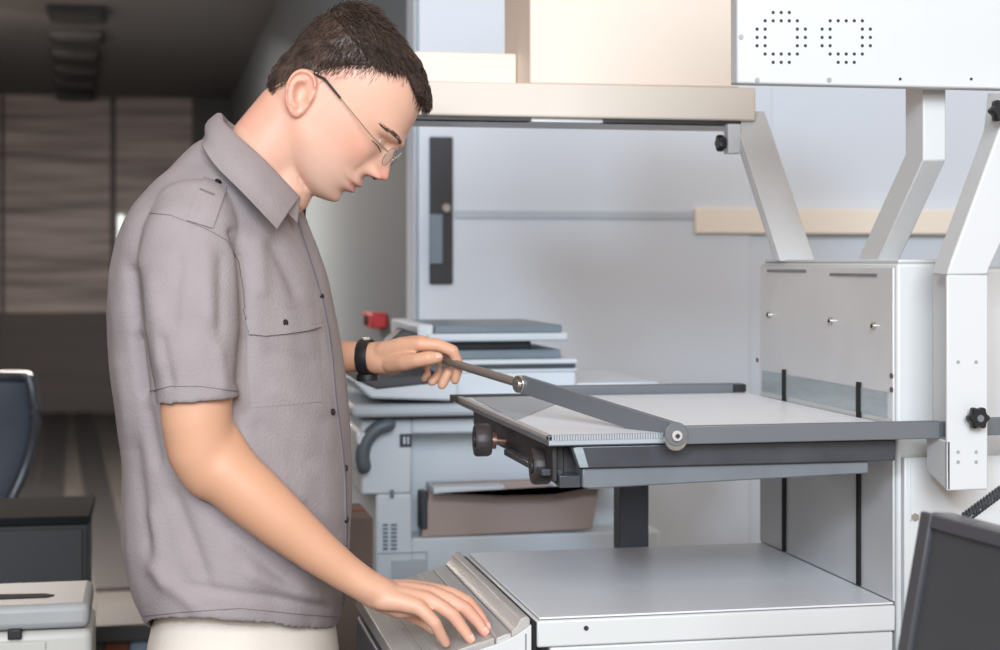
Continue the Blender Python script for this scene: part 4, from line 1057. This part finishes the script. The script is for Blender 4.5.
# seams
def seam(P_, w=.8, h=.0012): patch([(x, y) for x, y in P_], [(x+w, y+w*.6) for x, y in P_], 40, 1, h, 'seam', M['shirtdark'])
seam([(150, 213), (170, 215), (188, 222), (206, 229)], .7)
seam([(206, 229), (226, 240), (238, 262), (243, 290), (245, 320)], 1.0)
seam([(150, 391), (170, 386), (200, 386), (237, 391)], .8)
seam([(143, 616), (180, 612), (240, 608), (300, 614), (341, 617)], .7)
# collar: folded leaf round the neck, open at the throat
def L3(P_, t):
    k = t*(len(P_)-1); i = min(int(k), len(P_)-2); f = k-i
    p0 = Vector(P_[max(i-1, 0)]); p1 = Vector(P_[i]); p2 = Vector(P_[i+1]); p3 = Vector(P_[min(i+2, len(P_)-1)])
    return .5*((2*p1)+(p2-p0)*f+(2*p0-5*p1+4*p2-p3)*f*f+(3*p1-p0-3*p2+p3)*f**3)
Tn = [(217, 113, 2.565), (222, 120, 2.525), (236, 134, 2.49), (262, 157, 2.475), (285, 181, 2.485), (300, 197, 2.505)]
Bn = [(203, 138, 2.565), (203, 146, 2.48), (216, 166, 2.43), (241, 191, 2.405), (262, 213, 2.405), (277, 229, 2.415)]
def mir(p, cx=0): return (p[0]+(2.565-p[2])*2*60, p[1]-(2.565-p[2])*2*4, 2.565+(2.565-p[2])*.95)
def collar_half(flip):
    T_ = [p if not flip else mir(p) for p in Tn]; B_ = [p if not flip else mir(p) for p in Bn]
    if flip: T_[0] = Tn[0]; B_[0] = Bn[0]
    rows = []
    for i in range(41):
        t = i/40; a = Vector(L3(T_, t)); c = Vector(L3(B_, t)); prof_ = []
        a3, c3 = Pp(*a), Pp(*c)
        out = (uV*(-1 if not flip else 1)*min(1, t*4)+uR*(-1)*(1-min(1, t*4))).normalized()
        for k in range(11):
            q = k/10; prof_.append(a3*(1-q)+c3*q+out*(.008*math.sin(math.pi*min(1, q*1.2))))
        rows.append(prof_)
    b = MB()
    # leaf with thickness + inner stand
    th = .0028
    full = []
    for i, pr_ in enumerate(rows):
        t = i/40; out = (uV*(-1 if not flip else 1)*min(1, t*4)+uR*(-1)*(1-min(1, t*4))).normalized()
        ax_ = (pr_[0]-pr_[-1]).normalized()
        inn = [p-out*th for p in reversed(pr_)]
        stand = [pr_[0]-out*(th+.004)-ax_*.004, pr_[0]-out*(th+.005)-ax_*.034, pr_[0]-out*(th+.001)-ax_*.034]
        full.append([tuple(p) for p in pr_+inn])
    b.grid(full, None, True, caps=True)
    b2 = []
    for i, pr_ in enumerate(rows):
        t = i/40; out = (uV*(-1 if not flip else 1)*min(1, t*4)+uR*(-1)*(1-min(1, t*4))).normalized()
        ax_ = (pr_[0]-pr_[-1]).normalized(); dn = (-uZ*.75-ax_*.3).normalized()
        p = pr_[0]-out*.002
        b2.append([tuple(p), tuple(p-out*.004), tuple(p-out*.004+dn*.04), tuple(p+dn*.04)])
    b.grid(b2, None, True, caps=True)
    return b
b = collar_half(False); c2_ = collar_half(True); b.add(c2_.v, c2_.f)
col_ = b.build('collar', M['shirt'], shirt, smooth=70)
# ---------------- eyeglasses
gl_ = bpy.data.objects.new('eyeglasses', None); COL.objects.link(gl_); gl_.parent = man
def gb(name, b, m, **k): return b.build(name, m, gl_, **k)
for sg in (-1, 1):
    ring = [Hd(87+1.2*math.sin(a)*-1-.0*a-3.0*abs(math.cos(a)*17+0)/17*(1 if math.cos(a) > 0 else 0), sg*(22+16.5*math.cos(a)), -9+10.5*math.sin(a)) for a in [2*math.pi*k/36 for k in range(37)]]
    b = MB(); b.tube(ring, .00075, 6, round_ends=False); gb('rim', b, M['gold'])
    b = MB(); b.hexa([tuple(p-HF*.0005) for p in ring[:-1]], [tuple(p+HF*.0006) for p in ring[:-1]]); gb('lens', b, M['lens'])
    b = MB(); b.tube([Hd(83, sg*38.5, -7), Hd(79, sg*43, -7), Hd(72, sg*46.5, -7.5), Hd(62, sg*49, -8)], [.0013, .0015, .0014, .0012], 8)
    gb('hinge', b, M['gold'])
    b = MB(); b.tube([Hd(62, sg*49, -8), Hd(40, sg*51.5, -6.5), Hd(16, sg*53.5, -5)], .0010, 8); tp = gb('temple', b, M['gold'])
    b = MB(); b.tube([Hd(16, sg*53.5, -5), Hd(0, sg*54, -4), Hd(-8, sg*53.5, -3.5), Hd(-20, sg*50, -8)], [.0016, .002, .002, .0015], 8); gb('temple_tip', b, M['black'])
b = MB(); b.tube([Hd(87.5, -6.5, -6), Hd(90.5, -3, -4), Hd(90.5, 3, -4), Hd(87.5, 6.5, -6)], .0009, 8); gb('bridge', b, M['gold'])
# ---------------- wristwatch on the far wrist
wt = bpy.data.objects.new('wristwatch', None); COL.objects.link(wt); wt.parent = man
wc_ = Pp(366.5, 357.5, 2.79); ta = (Pp(384, 356, 2.78)-Pp(345, 357, 2.80)).normalized()
a1 = (uZ-ta*uZ.dot(ta)).normalized(); a2 = ta.cross(a1)
rows = []
for o_, r_ in ((-.0095, .0272), (-.0095, .0300), (-.005, .0308), (.005, .0308), (.0095, .0300), (.0095, .0272)):
    rows.append([tuple(wc_+ta*o_+a1*(math.cos(2*math.pi*j/48)*r_*1.0)+a2*(math.sin(2*math.pi*j/48)*r_)) for j in range(48)])
b = MB(); b.grid(rows, None, True, caps=False); b.build('strap', M['strap'], wt, smooth=50)
b = MB(); cc = wc_-a1*.031; b.cyl(cc+a1*.004, cc-a1*.006, .018, 32); cs_ = b.build('watch_case', M['strap'], wt, bevel=.001)
b = MB(); b.cyl(cc-a1*.0055, cc-a1*.0072, .0165, 32); b.build('watch_bezel', M['copierdark'], wt, bevel=.0006)
b = MB(); cc = wc_+a1*.031; b.box(cc.x-.006, cc.x+.006, cc.y-.008, cc.y+.008, cc.z-.002, cc.z+.003); b.build('buckle', M['chrome'], wt, bevel=.0008)
# ---------------- trousers and shoes
tbm = MB()
def pel(py, hx, lat, cx): 
    c0 = Vector(W(cx, py, DB)); return [tuple(c0+bf*(hx*math.cos(2*math.pi*j/48))+bs*(lat*math.sin(2*math.pi*j/48))) for j in range(48)]
zc = zat(640, DB)
rows = [pel(570, .110, .145, 244), pel(605, .126, .155, 244), pel(636, .136, .166, 244), pel(660, .141, .174, 244), pel(690, .135, .170, 243), pel(720, .10, .13, 243)]
tbm.grid(rows, None, True)
for sg in (-1, 1):
    hp = Vector(W(243, 650, DB))+bs*(sg*.09)
    kx = 0.0
    pts = [hp, Vector((hp.x+.012, hp.y, .62)), Vector((hp.x+.02, hp.y, .47)), Vector((hp.x+.0, hp.y, .28)), Vector((hp.x-.01, hp.y, .10)), Vector((hp.x-.01, hp.y, .055))]
    tbm.tube(pts, [.100, .092, .080, .074, .068, .070], 32, round_ends=False, up=(0, 1, 0))
tro = remeshed(tbm, 'trousers', .006, 5, [M['trous']], man)
me = tro.data; n = len(me.vertices); co_ = np.empty(n*3); me.vertices.foreach_get('co', co_); co_ = co_.reshape(-1, 3); no_ = np.empty(n*3); me.vertices.foreach_get('normal', no_); no_ = no_.reshape(-1, 3)
dd = np.array([noise.noise(Vector((p[0]*14, p[1]*14, p[2]*6)))*.004 for p in co_]); me.vertices.foreach_set('co', (co_+no_*dd[:, None]).ravel()); me.update()
for sg in (-1, 1):
    hp = Vector(W(243, 650, DB))+bs*(sg*.09); c0 = Vector((hp.x-.03, hp.y, 0)); rows = []
    for (z, l0, l1, w_) in ((0.0, -.075, .205, .046), (.012, -.08, .212, .049), (.03, -.078, .208, .048), (.05, -.07, .19, .044), (.068, -.06, .13, .038), (.09, -.05, .075, .036), (.105, -.048, .06, .034)):
        rows.append([tuple(c0+bf*((l1+l0)/2+(l1-l0)/2*math.cos(2*math.pi*j/32))+bs*(w_*np.sign(math.sin(2*math.pi*j/32))*abs(math.sin(2*math.pi*j/32))**.8)+uZ*z) for j in range(32)])
    b = MB(); b.grid(rows, None, True); b.build('shoe', M['shoe'], man, smooth=60)
# ================================================================ LIGHT AND CAMERA
w = bpy.data.worlds.new('world'); SC.world = w; w.use_nodes = True
bg = w.node_tree.nodes['Background']; bg.inputs[0].default_value = (*srgb((238, 216, 200)), 1); bg.inputs[1].default_value = .5
def area(name, loc, target, size, energy, rgb, sy=None):
    l = bpy.data.lights.new(name, 'AREA'); l.energy = energy; l.color = srgb(rgb); l.size = size
    if sy: l.shape = 'RECTANGLE'; l.size_y = sy
    o = bpy.data.objects.new(name, l); COL.objects.link(o); o.location = loc
    o.rotation_euler = (Vector(target)-Vector(loc)).to_track_quat('-Z', 'Y').to_euler(); o['kind'] = 'structure'
    return o
area('key_light', U2W(-1.5, -3.2, 3.24), U2W(.2, 3.4, 1.2), .6, 115, (212, 232, 255))  # unseen cool key lamp, placed for the shadows thrown on the back wall
area('fill_light', U2W(.5, -2.6, 3.1), U2W(.5, 3.6, 1.1), 2.6, 280, (236, 243, 252))  # added broad fill behind the camera, evens out shadows and lifts the room
area('hall_fill_light', (-1.1, 10, 2.8), (-1.2, 10.5, 0), .8, 430, (255, 240, 228), 6)  # added overhead fill to brighten the dark hallway; its ceiling lamps are off
area('hall_side_fill', (-1.7, 6.2, 1.9), (XC, 6.6, 1.0), 1.4, 12, (235, 243, 250))  # added cool fill from the left to lift the grey blue side wall
cam = bpy.data.cameras.new('camera'); co = bpy.data.objects.new('camera', cam); COL.objects.link(co)
cam.sensor_width = 36; cam.sensor_fit = 'HORIZONTAL'; cam.lens = FPX/1000*36; cam.shift_y = -(325-HOR)/1000
co.location = (0, 0, HZ); co.rotation_euler = (math.pi/2, 0, -TH)
cam.dof.use_dof = True; cam.dof.focus_distance = 2.48; cam.dof.aperture_fstop = 5.0; cam.clip_start = .05
SC.camera = co
SC.view_settings.view_transform = 'Standard'; SC.view_settings.look = 'None'; SC.view_settings.exposure = .42; SC.view_settings.gamma = 1
SC.view_settings.use_curve_mapping = False
